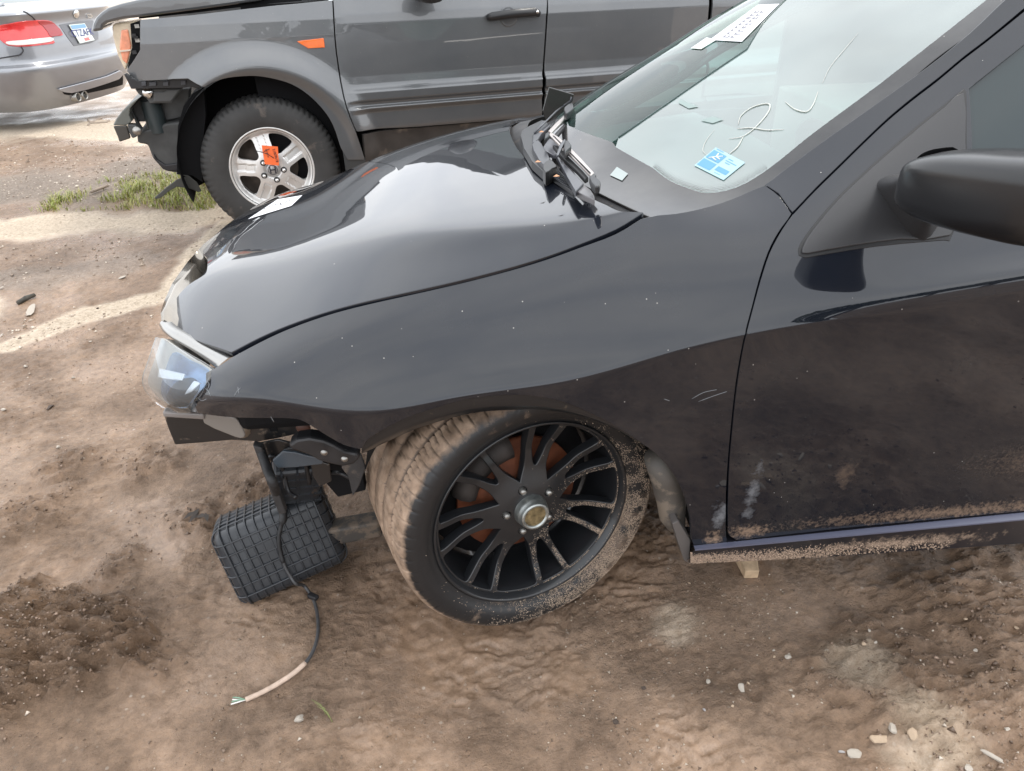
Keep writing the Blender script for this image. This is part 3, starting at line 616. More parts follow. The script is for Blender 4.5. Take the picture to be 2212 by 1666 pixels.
cbn = MB(); cbn.box((1.7, .78, .65), 1.8, .02, .4); cbn.box((1.95, .77, .92), 1.6, .02, .62); cbn.box((1.7, .3, 1.37), 1.3, .9, .01); cbn.box((2.3, 0, .85), .02, 1.2, .8); cbn.box((1.7, -.78, .7), 1.6, .02, .4); cbn.box((1.7, 0, 1.375), 1.3, 1.0, .01)
cbn.build('cabin_lining', mat('dark grey lining', (.035, .036, .037), .8), car, False)
# ---- paper and stickers on the glass
def onsurf(sf, o=.002):
    def f(px, py): 
        uv = sf.hit(px, py); P, n = sf(np.array([uv])); return P[0]+n[0]*o, n[0]
    return f
wf = onsurf(LW, .0015)
def decal(name, pts, m, parent, f, th=.0006, label=None, res=6):
    """small quad sticker lying on a surface: pts TL,TR,BR,BL"""
    p = [np.array(q, float) for q in pts]; V = []; F = []
    for i in range(res+1):
        for j in range(res+1):
            s, t = i/res, j/res; q = (p[0]*(1-s)+p[1]*s)*(1-t)+(p[3]*(1-s)+p[2]*s)*t; P, n = f(*q); V.append(P+n*th)
    for i in range(res):
        for j in range(res): a = i*(res+1)+j; F.append((a, a+1, a+res+2, a+res+1))
    return mesh(name, V, F, m, parent, True, label=label)
def bil(pts, s, t):
    p = [np.array(q, float) for q in pts]; return (p[0]*(1-s)+p[1]*s)*(1-t)+(p[3]*(1-s)+p[2]*s)*t
M_sw = mat('sticker white blue', (.30, .45, .49), .4); M_sb = mat('sticker blue', (.09, .26, .40), .4)
SQ = [(1547, 320), (1610, 353), (1563, 391), (1500, 359)]
stk = decal('sticker', SQ, M_sw, wsO, wf, .0004, 'small white and blue printed sticker inside the windshield corner')
def sub(name, s0, t0, s1, t1, m, par, Q, f, th=.0009): return decal(name, [bil(Q, s0, t0), bil(Q, s1, t0), bil(Q, s1, t1), bil(Q, s0, t1)], m, par, f, th, res=3)
sb = MB()
def subs(Q, f, rects, name, m, par, th=.0009):
    V = []; F = []
    for (s0, t0, s1, t1) in rects:
        b = len(V)
        for (s, t) in ((s0, t0), (s1, t0), (s1, t1), (s0, t1)):
            P, n = f(*bil(Q, s, t)); V.append(P+n*th)
        F.append((b, b+1, b+2, b+3))
    return mesh(name, V, F, m, par, False, kind='stuff')
subs(SQ, wf, [(.03, .12, .46, .52), (.03, .58, .46, .92), (.54, .60, .92, .80)], 'sticker_print', M_sb, wsO)
sb = MB()
for seg in [((.12, .5), (.25, .33), (.38, .2)), ((.25, .33), (.22, .18)), ((.25, .33), (.4, .36)), ((.18, .42), (.34, .46))]:
    sb.tube([wf(*bil(SQ, *s))[0]+np.array([0, 0, .001]) for s in seg], .0014, 5)
sb.build('sticker_print', M_white, wsO, kind='stuff')
subs(SQ, wf, [(.56, .16, .72, .19), (.54, .26, .90, .29), (.58, .35, .74, .38), (.6, .88, .8, .90), (.06, .03, .3, .06)], 'sticker_print', M_sb, wsO)
LQ = [(1638, 12), (1684, 10), (1603, 92), (1533, 88)]
decal('paper_label', LQ, M_white, wsO, wf, .0004, 'long white printed label inside the top of the windshield')
rr = random.Random(5); rc = []
for i in range(9):
    t = .18+i*.085
    for s0 in (.28, .52):
        w = rr.uniform(.12, .2)
        rc += [(s0, t, s0+.05, t+.05), (s0, t+.04, s0+w, t+.055), (s0+w-.05, t, s0+w, t+.05)][:rr.choice([2, 3])]
subs(LQ, wf, rc, 'label_print', mat('grey ink', (.2, .2, .23), .6), wsO)
decal('paper_label', [(1527, 82), (1548, 88), (1515, 108), (1492, 106)], mat('dull paper', (.5, .52, .5), .7), wsO, wf, .0004)
decal('paper_label', [(1541, 253), (1563, 260), (1540, 268), (1514, 262)], mat('faded paper', (.24, .30, .285), .6), wsO, wf, .0004)
decal('paper_label', [(1450+20, 216), (1480+30, 232), (1488, 236), (1466, 224)], MC['faded paper'], wsO, wf, .0004)
Mmk = mat('white paint marker', (.50, .52, .48), .5)
mk = MB()
def stroke(pts, r):
    r = r*.62 
    q = cr_(pts, 6); n = len(q); mk.tube([wf(*p)[0] for p in q], [r*(.35+.65*math.sin(math.pi*min(1, (i+1)/n))) for i in range(n)], 6)
zz = lambda a: [(p[0]*.6691/1.8445+2600/1.8445, p[1]*.6691/1.8445) for p in a]
stroke(zz([(510, 745), (530, 690), (600, 640), (690, 622), (690, 670), (620, 755), (540, 815), (455, 830)]), .0022)
stroke(zz([(505, 770), (590, 765), (680, 778), (780, 775)]), .002)
stroke(zz([(540, 820), (505, 880), (455, 922)]), .0022)
stroke(zz([(790, 610), (850, 655), (920, 668), (960, 620), (985, 550)]), .0022)
stroke(zz([(1010, 500), (1060, 400), (1150, 290), (1225, 200)]), .0009)
stroke(zz([(330, 930), (300, 900), (320, 840), (370, 775)]), .0008)
mk.build('marker_writing', Mmk, wsO, label='white paint marker scribble on the glass')
V = []
decal('frit_window', [(1333, 362), (1357, 377), (1344, 392), (1318, 380)], mat('pale glass window', (.2, .25, .24), .1, coat=1), wsO, wf, .0003)
# QR-free: dotted fade of the frit
dots = MB(); 
edge = cr_([(1410, 363), (1446, 390), (1490, 408), (1529, 417), (1591, 405), (1660, 365)], 24)
V = []; F = []
for r_ in range(5):
    for i in range(0, len(edge)-1, 2 if r_ > 2 else 1):
        a = edge[i]; b = edge[i+1]; t = b-a; n = np.array([t[1], -t[0]]); n /= np.linalg.norm(n)+1e-9; c = a+n*(3+3.2*r_)+(t*.5 if r_ % 2 else 0); s = .85-.13*r_
        k = len(V)
        for (dx, dy) in ((-s, 0), (0, -s), (s, 0), (0, s)): V.append(wf(c[0]+dx*1.3, c[1]+dy)[0])
        F.append((k, k+1, k+2, k+3))
mesh('frit_dots', V, F, M_frit, wsO, False, kind='stuff')
# ---- cowl and wipers
CW = [[], []]
cow = cr_([(.252, -.775, .945), (.215, -.66, .945), (.16, -.5, .942), (.112, -.3, .945), (.095, 0, .947), (.112, .3, .935), (.18, .5, .905), (.26, .7, .87)], 5)
bas = cr_([(.285, -.772, .948), (.24, -.62, .953), (.185, -.45, .955), (.145, -.25, .955), (.125, 0, .957), (.15, .25, .940), (.20, .45, .915), (.28, .68, .88)], 5)
V = []; F = []
for a, b in zip(cow, bas):
    V += [a+np.array([-.02, 0, -.03]), a+np.array([.012, 0, -.012]), a*.6+b*.4+np.array([0, 0, -.010]), b+np.array([.004, 0, -.006])]
for i in range(len(cow)-1):
    for k in range(3): F.append((i*4+k, i*4+4+k, i*4+5+k, i*4+k+1))
mesh('cowl_panel', V, F, M_trimd, car)
def z8(*p): return [(1084.3+x*.1952, 162.6+y*.1952) for x, y in p]
def cpl(nm, pts, z, th, m, par=car, bev=.002, n=1, **k): return slab(nm, GF(z), z8(*pts), 0, th, m, par, bev, n, **k)
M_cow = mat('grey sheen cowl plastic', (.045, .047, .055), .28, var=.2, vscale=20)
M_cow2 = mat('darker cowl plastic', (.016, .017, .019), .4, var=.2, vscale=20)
cpl('cowl_seal', ((205, 660), (222, 610), (300, 560), (440, 495), (485, 510), (400, 590), (345, 660), (350, 760), (420, 900), (480, 985), (470, 1078), (330, 950), (240, 800)), .972, .02, M_cow2)
cpl('cowl_corner', ((345, 655), (440, 505), (480, 500), (530, 560), (440, 640), (402, 705), (335, 752)), .978, .02, M_cow)
cpl('cowl_pad', ((332, 762), (405, 716), (470, 810), (532, 922), (455, 985), (380, 880)), .984, .02, M_cow, n=2)
cpl('filler_cap', ((452, 985), (530, 930), (598, 985), (606, 1010), (560, 1030), (482, 1072)), .986, .03, mat('gloss black cap', (.01, .01, .01), .35), n=2)
cpl('cowl_grille_base', ((480, 1076), (610, 1015), (700, 1120), (800, 1278), (790, 1290)), .965, .01, M_cow2)
for i in range(17):
    t = i/16; gr = MB(); A1 = z8((488+t*300, 1078+t*198))[0]; B1 = z8((612+t*180, 1018+t*255))[0]
    gr.tube([at(*A1, 'z', .9675), at(*B1, 'z', .9675)], .0014, 5); gr.build('grille_slat', M_cow, car)
cpl('cowl_plate', ((600, 880), (622, 892), (700, 985), (905, 1195), (815, 1285), (760, 1190), (690, 1060), (640, 960)), .99, .012, M_cow)
cpl('cowl_end_cap', ((822, 1282), (890, 1192), (985, 1270), (1022, 1330), (1028, 1378), (900, 1322)), .985, .012, mat('dull grey end cap', (.12, .115, .12), .3))
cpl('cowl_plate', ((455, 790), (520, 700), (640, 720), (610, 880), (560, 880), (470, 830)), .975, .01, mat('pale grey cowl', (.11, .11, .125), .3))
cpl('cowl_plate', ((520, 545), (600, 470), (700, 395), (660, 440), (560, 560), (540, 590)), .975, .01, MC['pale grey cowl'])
w1 = cpl('wiper_arm', ((515, 655), (545, 628), (640, 690), (760, 800), (880, 920), (1020, 1075), (985, 1110), (860, 985), (720, 850), (610, 745)), 1.004, .006, mat('silver wiper arm', (.52, .47, .44), .3, metal=.7))
cpl('arm_groove', ((560, 668), (575, 668), (985, 1080), (975, 1092)), 1.0045, .001, M_dark, w1, 0)
cpl('wiper_blade', ((560, 770), (620, 780), (720, 880), (900, 1060), (960, 1130), (920, 1150), (840, 1060), (700, 930)), .992, .01, M_rub, w1)
cpl('wiper_joint', ((965, 1115), (1030, 1080), (1045, 1095), (1035, 1120), (1088, 1160), (1092, 1185), (1080, 1222), (1035, 1230), (990, 1180)), 1.014, .016, M_cow2, w1, .003)
cpl('wiper_joint', ((692, 722), (740, 722), (768, 760), (765, 785), (735, 815), (700, 850), (684, 800)), 1.016, .018, M_cow2, w1, .004)
cpl('wiper_link', ((690, 700), (706, 712), (628, 880), (606, 885), (602, 868), (640, 760)), 1.012, .006, M_cow, w1)
cpl('wiper_joint', ((480, 640), (520, 620), (530, 650), (500, 685), (470, 700)), 1.01, .012, M_cow2, w1, .003)
w2 = cpl('wiper_arm', ((515, 610), (600, 520), (740, 395), (860, 310), (985, 240), (995, 258), (870, 340), (740, 440), (620, 560), (545, 640)), 1.006, .006, MC['silver wiper arm'])
cpl('wiper_blade', ((575, 655), (700, 520), (850, 400), (985, 300), (1000, 320), (860, 430), (700, 560), (600, 680)), .996, .01, M_rub, w2)
cpl('blade_tip', ((960, 245), (1100, 155), (1110, 180), (1040, 250), (985, 270)), 1.01, .008, M_cow, w2)
cpl('wiper_joint', ((692, 350), (770, 300), (792, 345), (785, 365), (720, 418), (695, 395)), 1.026, .02, M_cow2, w2, .004, 2)
lk = MB(); lk.tube([at(*p, 'z', z) for p, z in zip(z8((770, 240), (760, 285), (690, 330), (600, 400), (440, 560), (360, 640)), (1.04, 1.03, 1.0, .99, .985, .98))], .0025, 6); lk.build('washer_hose', M_cow, car)
lfm = mat('dead orange leaf', (.52, .27, .15), .7)
for (x, y) in ((438, 630), (398, 962), (605, 1120), (875, 338)):
    p = at(*z8((x, y))[0], 'z', .995); k = MB(); k.add([p+np.array([-.007, 0, 0]), p+np.array([0, .004, .003]), p+np.array([.007, .001, 0]), p+np.array([0, -.005, .001])], [(0, 1, 2, 3)])
    tag(k.build('fallen_leaf', lfm, origin=p), {438: 'pinkish dead leaf at the foot of the upper wiper', 398: 'tiny brown leaf bit stuck on the hood edge seal beside the cap', 605: 'dead orange leaf on the fine cowl grille', 875: 'reddish leaf bit by the upper wiper blade beside the cracked glass'}[x], 'leaf')
# broken bracket standing at the far end of the cowl
fr0 = Frame((0, .25, 0), R(10))
slab('hinge_bracket', fr0, [(1186, 188), (1240, 204), (1238, 218), (1210, 250), (1180, 262), (1172, 240)], 0, .004, mat('gloss black bracket', (.03, .028, .025), .2, coat=.6), car, label='torn bracket sticking up behind the hood')
lf = MB()
# ---- headlight and trims
hg = [[(336, 728, -.655), (370, 744, -.70), (420, 771, -.755), (466, 799, -.785)],
      [(317, 785, -.675), (348, 800, -.745), (392, 815, -.795), (442, 832, -.818)],
      [(307, 830, -.680), (333, 850, -.745), (368, 866, -.795), (418, 866, -.818)],
      [(330, 868, -.665), (352, 882, -.71), (380, 892, -.765), (410, 892, -.80)]]
G = [[at(p[0], p[1], 'y', p[2]) for p in r_] for r_ in hg]
LL = Surf([0, 1, 2, 3], [0, 1, 2, 3], G, (40, 40))
c0 = LL(np.array([[1.5, 1.5]]))
if c0[1][0]@ray(370, 830) > 0: LL.sign = -1
M_lens = glass('headlight lens', (.86, .93, 1.0), .15, (.50, .48, .44), fres=1.5, hz_noise=9)
ring = cr_([(0, 0.1), (0, 1), (0, 2), (0, 2.9), (.15, 3), (1, 3), (2, 3), (2.9, 3), (3, 2.9), (3, 2), (3, 1), (2.9, .35), (2.6, .1), (2, 0), (1, 0), (.15, 0)], 3, True)
M_refl = mat('bluish reflector', (.22, .34, .50), .22, metal=.7, var=.5, vscale=16); M_refl2 = mat('dark reflector', (.05, .085, .12), .25, metal=.5, var=.4, vscale=25)
hb = panel('headlight', LL.off(-.012), ring, mat('hazed silver lamp housing', (.36, .35, .32), .3, metal=.35, var=.3, vscale=14), car, su=.1, thick=.09)
panel('headlight_lens', LL, ring, M_lens, hb, su=.08, thick=.003, bev=.001, back=False)
panel('reflector_bowl', LL.off(-.009), cr_([(.25, 1.0), (.15, 1.8), (.15, 2.8), (1.6, 2.93), (2.75, 2.85), (2.85, 1.9), (2.4, 1.35), (1.3, 1.0)], 4, True), M_refl, hb, su=.1, thick=.004)
panel('reflector_bowl', LL.off(-.0075), cr_([(1.35, 1.7), (.9, 2.3), (1.3, 2.8), (2.5, 2.75), (2.7, 2.1), (2.3, 1.6)], 4, True), M_refl2, hb, su=.1, thick=.003)
panel('chrome_bar', LL.off(-.006), [(1.0, .7), (.85, 1.9), (1.1, 1.95), (1.3, .8)], mat('bright chrome bar', (.95, .95, .93), .25, metal=.3), hb, su=.2, thick=.006)
panel('chrome_bar', LL.off(-.006), [(1.0, 2.45), (1.0, 2.7), (1.5, 2.62), (1.7, 2.45)], MC['bright chrome bar'], hb, su=.2, thick=.006)
# metal strip between hood and headlight, then grille surround sweeping round the nose
up_ = cr_([(352, 690), (364, 703), (385, 718), (420, 740), (455, 757), (492, 774)], 4); lo_ = cr_([(344, 703), (352, 716), (372, 732), (410, 755), (440, 775), (468, 796)], 4)
V = []; F = []; n_ = len(up_)
for i in range(n_):
    t = i/(n_-1); y = -.57-.20*t; a = at(*up_[i], 'y', y); b = at(*lo_[i], 'y', y-.014); V += [a+np.array([.004, .02, -.008]), a, a*.5+b*.5+np.array([-.001, -.002, .001]), b, b+np.array([.01, .01, -.015])]
for i in range(n_-1):
    for k in range(4): F.append((i*5+k, i*5+k+1, i*5+6+k, i*5+5+k))
mesh('headlight_trim', V, F, mat('brushed silver trim', (.36, .355, .34), .28, metal=.9, dirt=((.2, .17, .13), 60, .6, .5)), car)
prs = [((349, 697), (361, 692), -.58), ((347, 675), (364, 676), -.55), ((355, 650), (379, 652), -.47), ((372, 612), (400, 624), -.36), ((405, 566), (434, 598), -.22), ((440, 527), (452, 567), -.08), ((472, 503), (476, 527), .04), ((503, 486), (505, 497), .15)]
V = []; F = []
for (a, b, y) in prs:
    A_ = at(*a, 'y', y); B_ = at(*b, 'y', y)+np.array([.01, 0, 0]); V += [A_+np.array([.03, 0, -.05]), A_, A_*.5+B_*.5+np.array([-.003, -.002, .004]), B_+np.array([.0, 0, -.012]), B_+np.array([.04, 0, -.03])]
y0 = .15
for k in range(1, 8):
    V += [v*np.array([1, 0, 1])+np.array([0, .15+k*.08, 0])+np.array([.022*k*k/7*.9, 0, -.02*k*k/7]) for v in V[35:40]]
for i in range(len(prs)-1+7):
    for k in range(4): F.append((i*5+k, i*5+k+1, i*5+6+k, i*5+5+k))
gs = mesh('grille_surround', V, F, mat('gloss grille surround', (.30, .27, .23), .12, metal=.75, var=.1), car)
# ---- structure where the bumper was
Fy = Frame((0, -.70, 0), 0)
M_blkm = mat('black painted steel', (.012, .012, .013), .32, coat=.3, dirt=((.25, .19, .14), 30, .56, .6))
bm = slab('bumper_bracket', Fy, [(351, 893), (362, 925), (377, 962), (430, 958), (500, 952), (560, 955), (600, 948), (645, 938), (668, 915), (655, 898), (600, 890), (480, 886), (446, 892), (410, 900)], 0.02, .012, M_blkm, car, .004)
bl = MB(); bl.lathe([(0, .008), (.012, .008), (.014, .004), (.02, .002), (.02, 0)], Fy.hit(521, 929, .02), (0, -1, 0), (1, 0, 0), 12); bl.build('bolt', mat('rusty bolt', (.45, .36, .28), .45, metal=.6), bm)
bl = MB(); bl.lathe([(0, .006), (.01, .006), (.014, .003), (.016, 0)], Fy.hit(655, 924, .03), (0, -1, 0), (1, 0, 0), 12); bl.build('bolt', mat('brown bolt', (.08, .035, .025), .5), bm)
slab('square_hole', Fy, [(580, 921), (597, 919), (600, 931), (584, 932)], .022, .004, M_dark, bm, 0)
slab('clear_bracket', Fy, [(446, 893), (500, 901), (516, 912), (530, 940), (520, 948), (490, 938), (440, 915)], .045, .006, mat('clear grey plastic', (.22, .20, .18), .35), car, .003, 2)
slab('lamp_tab', Fy, [(350, 890), (440, 895), (442, 908), (352, 902)], .05, .03, mat('grey tab plastic', (.22, .20, .19), .35), car, .004)
Fz = Frame((0, -.83, 0), 0)
slab('fender_bracket', Fz, [(622, 962), (640, 950), (668, 946), (700, 952), (722, 962), (745, 975), (772, 980), (777, 992), (765, 1004), (741, 1009), (715, 1004), (690, 997), (668, 985), (650, 978), (628, 972)], 0.02, .035, M_trim, car, .006)
slab('splash_shield', Fz, [(588, 996), (612, 975), (640, 978), (665, 985), (700, 992), (696, 1003), (640, 1010), (600, 1012)], -.03, .008, mat('blue grey plastic', (.05, .062, .075), .3), car, .002)
slab('shield_rail', Fz, [(545, 962), (565, 968), (600, 1060), (618, 1110), (602, 1112), (578, 1050)], -.05, .02, M_trimd, car, .003)
dk = MB(); dk.box((-.42, -.1, .58), .3, 1.3, .1); dk.box((.0, .1, .42), .5, .9, .4); o = dk.build('engine_bay', M_dark, car, False); bevel(o, .02)
for pts in ([(560, 970), (575, 990), (590, 985), (610, 1000), (640, 985)], [(600, 985), (612, 1020), (622, 1060), (640, 1075)], [(650, 985), (662, 1010), (668, 1045)], [(690, 1000), (712, 1020), (735, 1022), (760, 1035)], [(585, 960), (600, 975), (640, 968), (660, 980)]):
    rl = MB(); rl.tube(cr_([at(*p, 'y', -.73+.02*math.sin(p[0])) for p in pts], 4), .0055, 6); rl.build('wiring_loom', M_trim, car)
slab('cross_member', Frame((0, -.68, 0), 0), [(580, 985), (660, 975), (780, 1000), (790, 1060), (730, 1075), (700, 1040), (640, 1030), (600, 1020)], 0, .03, M_dark, car, .003)
slab('bracket_plate', Frame((0, -.74, 0), 0), [(560, 958), (600, 950), (650, 962), (640, 990), (590, 1000), (572, 990)], 0, .006, M_blkm, car, .002)
slab('bracket_plate', Frame((0, -.76, 0), 0), [(668, 988), (712, 1004), (716, 1040), (690, 1052), (676, 1030)], 0, .006, M_blkm, car, .002)

bl = MB(); bl.lathe([(0, .004), (.009, .004), (.009, 0)], at(672, 1000, 'y', -.68), (0, -1, 0), (1, 0, 0), 12); bl.build('reflector_dot', mat('orange dot', (.5, .12, .05), .5), car)
cb = MB(); a = at(715, 1150, 'y', -.62); b = at(800, 1135, 'y', -.60); cb.box((a+b)/2, np.linalg.norm(b-a)+.06, .05, .055, [(b-a)/np.linalg.norm(b-a), (0, 1, 0), (0, 0, 1)]); o = cb.build('subframe_beam', mat('dirty grey steel', (.06, .055, .05), .6, dirt=((.2, .15, .11), 20, .5, .6)), car, False); bevel(o, .008)
tl = slab('torn_liner', Frame((0, -.80, 0), 0), [(742, 968), (780, 982), (790, 1010), (776, 1050), (762, 1072), (752, 1030), (738, 1012)], 0, .006, M_trimd, car, .002)
for (x, y, yy) in ((744, 992, -.87), (700, 978, -.865), (652, 930, -.72)):
    bl = MB(); bl.lathe([(0, .004), (.004, .004), (.005, .002), (.007, .001), (.007, 0)], at(x, y, 'y', yy), (0, -1, 0), (1, 0, 0), 12); bl.build('bolt', M_steel, car)
# ---- sill
Fs = Frame((0, -.885, 0), 0)
V = []; F = []
xsil = np.linspace(0, 1, 14)
tp = [(1498, 1179), (2212, 1107), (2420, 1086)]; mdl = [(1503, 1190), (2212, 1124), (2420, 1105)]; bt = [(1487, 1219), (1789, 1204), (2212, 1174), (2420, 1160)]
for t in xsil:
    X = 1498+t*900
    a = Fs.hit(X, np.interp(X, [p[0] for p in tp], [p[1] for p in tp]), .002); b = Fs.hit(X+3, np.interp(X, [p[0] for p in mdl], [p[1] for p in mdl]), .016); c = Fs.hit(X-10*(1-t), np.interp(X, [p[0] for p in bt], [p[1] for p in bt]), .004)
    V += [a+np.array([0, .03, .0]), a, b+np.array([0, 0, .004]), b, b+np.array([0, .006, -.004]), c+np.array([0, .0, .01]), c, c+np.array([0, .12, 0])]
for i in range(13):
    for k in range(7): F.append((i*8+k, i*8+k+1, i*8+9+k, i*8+8+k))
M_sill = add_mud('muddy sill', mat('sill black', (.012, .012, .016), .3, coat=.6), [(L_(.55, -.88, .18), (.55, .2, .06), 1, 90, (.33, .24, .175)), (L_(.9, -.88, .2), (.5, .2, .05), .9, 60, (.33, .24, .175))])
sl = mesh('side_sill', V, F, [M_sill, mat('blue grey sill strip', (.10, .105, .15), .3, coat=.5)], car)
for i, p in enumerate(sl.data.polygons): p.material_index = 1 if i % 7 in (1, 2) else 0
smooth_angle(sl, 30)
# mud clinging to the sill as small lumps
V = []; F = []
rs = np.random.RandomState(4)
for i in range(3800):
    t = rs.rand()**1.3; X = 1492+t*560; z1 = np.interp(X, [p[0] for p in mdl], [p[1] for p in mdl])+3; z2 = np.interp(X, [p[0] for p in bt], [p[1] for p in bt])-2
    if rs.rand() < t*.75: continue
    c = Fs.hit(X, z1+(z2-z1)*rs.rand()**.8, .006); r = rs.uniform(.0012, .0032); k = len(V)
    for d in ((1, 0, 0), (-.5, 0, .9), (-.5, 0, -.9), (0, -1, 0)): V.append(c+np.array(d)*r*rs.uniform(.6, 1.3))
    F += [(k, k+1, k+3), (k+1, k+2, k+3), (k+2, k, k+3)]
mesh('dried_mud', V, F, mat('dried mud grains', (.34, .25, .185), .9, var=.4, vscale=300), car, False, kind='stuff')
slab('sill_end', Fs, [(1452, 1132), (1465, 1125), (1492, 1168), (1489, 1218), (1478, 1212), (1462, 1165)], -.01, .05, mat('grey end cap', (.10, .09, .085), .5), car, .002)
# ---- wheel arch liner
WC = np.array([.046, -.798, .290])
ln = MB(); ln.lathe([(.385, .07), (.39, .42), (.1, .43)], WC+np.array([.0, -.085, .02]), (0, 1, 0), (1, 0, 0), 40, a0=R(15), a1=R(-158))
V0 = len(ln.V); ln.build('wheel_arch_liner', M_dark, car)
lr = MB(); lr.tube([Fs.hit(*p, o_) for p, o_ in [((1420, 985), -.05), ((1440, 1030), -.06), ((1450, 1080), -.07), ((1452, 1115), -.07), ((1462, 1140), -.06)]], [.03, .036, .034, .03, .02], 14)
lr.build('liner_edge', mat('dusty liner plastic', (.09, .08, .07), .6, var=.3, dirt=((.3, .24, .18), 14, .52, .5)), car)
# ---- front wheel (steered, leaning)
ste, cam_ = R(19), R(-3.8)
wn = np.array([math.sin(ste), -math.cos(ste), 0.]); we = np.array([math.cos(ste), math.sin(ste), 0.])
wz = np.array([0, 0, 1.])*math.cos(cam_)+wn*math.sin(cam_); wn = np.cross(we, wz); wn /= np.linalg.norm(wn)
if wn[1] > 0: wn = -wn
def wp_(r, a, h): return WC+(we*math.cos(a)+wz*math.sin(a))*r+wn*h
whl = part('front_wheel', car, 'black mesh-spoke wheel with a muddy tyre')
RT_ = .322
prof = [(.236, .004), (.240, .010), (.246, .010), (.256, .020), (.272, .027), (.290, .027), (.303, .021), (.310, .013), (.3155, .002), (.3185, -.012), (.3200, -.024), (.3205, -.0245), (.3135, -.028), (.3135, -.036), (.3212, -.0385), (.3220, -.055), (.3222, -.0725), (.3140, -.075), (.3140, -.085), (.3223, -.0875), (.3223, -.105), (.3222, -.1225), (.3140, -.125), (.3140, -.135), (.3220, -.1375), (.3214, -.155), (.3205, -.1715), (.3135, -.174), (.3135, -.182), (.3205, -.1845), (.318, -.197), (.312, -.210), (.300, -.220), (.272, -.222), (.236, -.205)]
cutv = []; V = []; F = []; na = 720; m_ = len(prof)
for k in range(na):
    a = 2*math.pi*k/na
    for i, (r, h) in enumerate(prof):
        da = 0; dr = 0
        tk = (k+int(h*-60)) % 12; blk = i in range(6, 13) and (tk == 0 or (tk == 6 and i > 8))
        blk |= i in (14, 15, 16) and (k+3*(16-i)) % 10 in (0,)
        blk |= i in (19, 20, 21) and (k+3*(21-i)) % 18 in (4,)
        blk |= i in (24, 25, 26) and (k+3*(i-24)) % 10 in (5,)
        blk |= i in range(29, 33) and k % 12 in (6, 7)
        if blk: dr = -.0050
        cutv.append(blk or i in (12, 13, 17, 18, 22, 23, 27, 28))
        fl = 0
        V.append(wp_(r+dr, a+.012*(h*8), h*1.42 if h < 0 else h))
for k in range(na):
    k2 = (k+1) % na
    for i in range(m_-1): F.append((k*m_+i, k*m_+i+1, k2*m_+i+1, k2*m_+i))
# tyre material: mud on the tread, black sidewall with splashes
tm = bpy.data.materials.new('muddy tyre'); tm.use_nodes = True; t = tm.node_tree; b = t.nodes['Principled BSDF']; Ln = t.links
at_ = t.nodes.new('ShaderNodeAttribute'); at_.attribute_name = 'mud'
tcn = t.nodes.new('ShaderNodeTexCoord'); n1 = t.nodes.new('ShaderNodeTexNoise'); n1.inputs['Scale'].default_value = 22; n1.inputs['Detail'].default_value = 9; n1.inputs['Roughness'].default_value = .7; Ln.new(tcn.outputs['Object'], n1.inputs['Vector'])
ad = t.nodes.new('ShaderNodeMath'); ad.operation = 'ADD'; Ln.new(at_.outputs['Fac'], ad.inputs[0]); Ln.new(n1.outputs[0], ad.inputs[1])
r = t.nodes.new('ShaderNodeMapRange'); r.inputs[1].default_value = .80; r.inputs[2].default_value = 1.15; Ln.new(ad.outputs[0], r.inputs[0])
mc = t.nodes.new('ShaderNodeValToRGB'); n4 = t.nodes.new('ShaderNodeTexNoise'); n4.inputs['Scale'].default_value = 35; n4.inputs['Detail'].default_value = 5; Ln.new(tcn.outputs['Object'], n4.inputs['Vector']); Ln.new(n4.outputs[0], mc.inputs[0]); mc.color_ramp.elements[0].color = (.20, .135, .09, 1); mc.color_ramp.elements[1].color = (.42, .30, .215, 1); mc.color_ramp.elements[0].position = .3; mc.color_ramp.elements[1].position = .7
mx = t.nodes.new('ShaderNodeMix'); mx.data_type = 'RGBA'; mx.inputs[6].default_value = (.014, .014, .015, 1); Ln.new(r.outputs[0], mx.inputs[0]); Ln.new(mc.outputs[0], mx.inputs[7]); Ln.new(mx.outputs[2], b.inputs['Base Color'])
mr = t.nodes.new('ShaderNodeMapRange'); mr.inputs[3].default_value = .42; mr.inputs[4].default_value = .8; Ln.new(r.outputs[0], mr.inputs[0]); Ln.new(mr.outputs[0], b.inputs['Roughness'])
bp = t.nodes.new('ShaderNodeBump'); bp.inputs['Strength'].default_value = .30; bp.inputs['Distance'].default_value = .002; Ln.new(n1.outputs[0], bp.inputs['Height']); Ln.new(bp.outputs[0], b.inputs['Normal'])
ty = mesh('tyre', V, F, tm, whl)
am = ty.data.attributes.new('mud', 'FLOAT', 'POINT'); vals = []
for k in range(na):
    a = 2*math.pi*k/na; lr_ = math.cos(a-R(-38))          # lower right of the disc
    for i, (r_, h) in enumerate(prof):
        if i >= 10: v = .92
        elif i >= 7: v = .62
        else:
            v = .06+.36*max(0, lr_)**3+(.20 if (r_ > .30) else 0)+.22*max(0, math.cos(a-R(240)))**10+.26*max(0, math.cos(a-R(100)))**10*(r_ > .27)
        if cutv[k*m_+i]: v = min(v, .50)
        vals.append(v)
am.data.foreach_set('value', vals)
